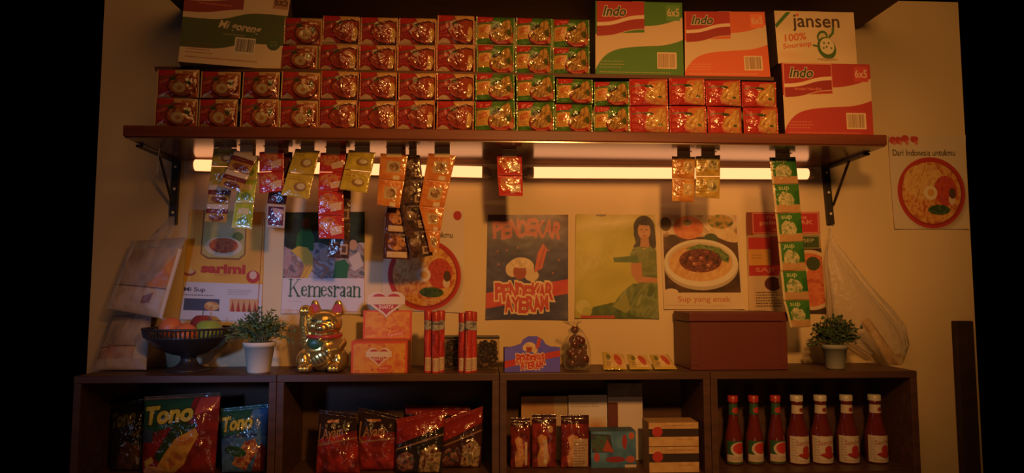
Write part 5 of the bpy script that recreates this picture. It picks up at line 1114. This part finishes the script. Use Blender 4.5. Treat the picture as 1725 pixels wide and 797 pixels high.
# sauce bottles
def wrap(mb, cx, cy, z0, z1, r0, r1, cv, half=1.25, off=0.0):
    a = np.linspace(-half, half, cv.nx) - PI / 2 + off; zz = np.linspace(z1, z0, cv.ny); T, Z = np.meshgrid(a, zz); R_ = (r0 + (r1 - r0) * (Z - z0) / (z1 - z0)) + .0006
    mb.grid(np.stack([cx + R_ * np.cos(T), cy + R_ * np.sin(T), Z], -1), cv.out(), True)
def bottle(kind):
    root = thing('sauce_bottle', 'bottle', 'sauce bottle', (0, 0, 0), 'sauce bottles'); s2 = F / (D - .13); k = 1 / s2
    if kind == 'white':
        prof = [(0, 0), (16, 0), (17.5, 2), (17.5, 47), (16.6, 52), (12.4, 66), (9.4, 82), (8.8, 99), (10, 101), (10, 103), (8.5, 104), (8.5, 106)]
    else: prof = [(0, 0), (12.5, 0), (14, 2), (14, 41), (13.2, 47), (9.6, 64), (7.3, 80), (7, 100), (8, 101), (8, 103), (7, 104), (7, 106)]
    mb = MB(); mb.lathe([(r * k, z * k) for r, z in prof], 0, 0, 0, 36, cap=False); obj('glass', mb, 'sauce', root)
    rc = (10.5 if kind == 'white' else 8.6) * k; mb = MB(); mb.lathe([(rc, 103.5 * k), (rc, 112 * k), (rc * .9, 113 * k), (0, 113 * k)], 0, 0, 0, 32, cap=False)
    if kind == 'white': mb.v = mb.v; 
    obj('cap', mb, 'cap_white' if kind == 'white' else 'cap_red', root)
    if kind == 'white':
        c = Cv(34, 46, (216, 200, 184), 1.8); c.scrib(3, 4, 10, 40, 8, (150, 110, 96), 1.4, 3, .7); c.text('Sambal', 7, 7, 26, 15, (170, 70, 60), .005, .2, -.15); c.ell(20, 24, 5, 8, (190, 26, 22)); c.ell(20, 32, 10, 4, (190, 26, 22)); c.line([(12, 33), (20, 38), (29, 33)], 2.4, (150, 30, 24)); c.scrib(6, 40, 28, 43, 1, (150, 110, 96), 1.2, 6)
        mb = MB(); wrap(mb, 0, 0, 3 * k, 47 * k, 17.5 * k, 17.5 * k, c, 1.35, .1); obj('body_label', mb, 'painted', root)
        c = Cv(22, 16, (214, 196, 178), 2); c.ell(14, 9, 3.4, 4, (150, 40, 30)); mb = MB(); wrap(mb, 0, 0, 83 * k, 97 * k, 9.6 * k, 9.1 * k, c, 1.5); obj('neck_label', mb, 'painted', root)
    else:
        c = Cv(30, 40, (40, 92, 50), 1.8); c.rect(0, 24, 30, 36, (206, 186, 170)); c.ell(17, 14, 11.5, 12, (214, 196, 180)); c.ell(18, 13, 9.4, 9.6, (200, 34, 30)); c.rect(0, 36, 30, 40, (60, 80, 50)); c.scrib(6, 27, 26, 33, 2, (150, 110, 100), 1, 3)
        mb = MB(); wrap(mb, 0, 0, 2.5 * k, 40 * k, 14 * k, 14 * k, c, 1.35, .1); obj('body_label', mb, 'painted', root)
        c = Cv(16, 22, (40, 92, 50), 2); c.ell(10, 13, 5, 6, (200, 40, 36)); mb = MB(); wrap(mb, 0, 0, 82 * k, 100 * k, 7.8 * k, 7.2 * k, c, 1.5); obj('neck_label', mb, 'painted', root)
    return root
pr_ = {'green': None, 'white': None}
for kind, px, lab in (('green', 1237, 'slim sauce bottle with red cap and green label, nearest the unit side panel'), ('green', 1272, 'slim sauce bottle with red cap and green label, middle of the three slim ones'), ('green', 1309, 'slim sauce bottle with red cap and green label, next to the white-capped bottles'),
                      ('white', 1345, 'white-capped sauce bottle with white label, next to the slim red-capped bottles'), ('white', 1385, 'white-capped sauce bottle with white label, second from the slim red-capped bottles'), ('white', 1429, 'white-capped sauce bottle with white label, third from the slim red-capped bottles'), ('white', 1477, 'white-capped sauce bottle with white label, farthest from the slim red-capped bottles')):
    if pr_[kind] is None: pr_[kind] = o = bottle(kind)
    else: o = copy_tree(pr_[kind])
    p = PZ(px, -.13, FZ, 780); o.location = (p.x, -.13, FZ + .0003); o.rotation_euler = (0, 0, rnd.uniform(-.12, .12)); o['label'] = lab

# ------------------------------------------------------------------ light
def area(name, loc, aim, size, power, col, sy=None):
    l_ = bpy.data.lights.new(name, 'AREA'); l_.size = size; l_.energy = power; l_.color = col
    if sy: l_.shape = 'RECTANGLE'; l_.size_y = sy
    o_ = bpy.data.objects.new(name, l_); C.objects.link(o_); o_.location = loc; o_.rotation_euler = (Vector(aim) - Vector(loc)).to_track_quat('-Z', 'Y').to_euler(); return o_
def spot(name, loc, aim, ang, power, col, rad, blend=1.0):
    l_ = bpy.data.lights.new(name, 'SPOT'); l_.energy = power; l_.color = col; l_.spot_size = ang; l_.spot_blend = blend; l_.shadow_soft_size = rad
    o_ = bpy.data.objects.new(name, l_); C.objects.link(o_); o_.location = loc; o_.rotation_euler = (Vector(aim) - Vector(loc)).to_track_quat('-Z', 'Y').to_euler(); return o_
WARM = (1.0, .43, .10)
k_ = spot('key_lamp', (.42, -2.1, ZC + .78), (.33, 0, ZC + .03), math.radians(63), 114, WARM, .075); k_.scale = (1.28, 1, 1)
spot('side_fill', (1.0, -2.2, ZC + .9), (1.25, 0, ZC + .62), math.radians(54), 52, WARM, .2)  # added fill spot, brightens the upper wall at this end
spot('window_patch', (-1.2, -2.1, ZC + .12), (-.62, 0, ZC - .05), math.radians(26), 66, (.26, .48, 1.0), .08)
area('overhead_fill', (-.05, -1.8, ZC + 1.5), (-.05, 0, ZC + .3), .9, 7.5, WARM)  # added soft fill from above, lifts the upper part of the wall
area('low_fill', (.3, -2.0, ZC - .75), (.2, 0, ZC - .35), .8, 1.6, (1.0, .5, .22))  # added weak fill from low in front, lifts the shelf unit interiors
area('window_light', (-1.75, -1.25, ZC - .12), (-.9, 0, ZC - .05), .45, .7, (.60, .50, .70))
wd = bpy.data.worlds.new('world'); bpy.context.scene.world = wd; wd.use_nodes = True
bg = wd.node_tree.nodes['Background']; bg.inputs[0].default_value = (0, 0, 0, 1); bg.inputs[1].default_value = 0.0
vs = bpy.context.scene.view_settings; vs.view_transform = 'Standard'; vs.look = 'None'; vs.exposure = 0; vs.gamma = 1
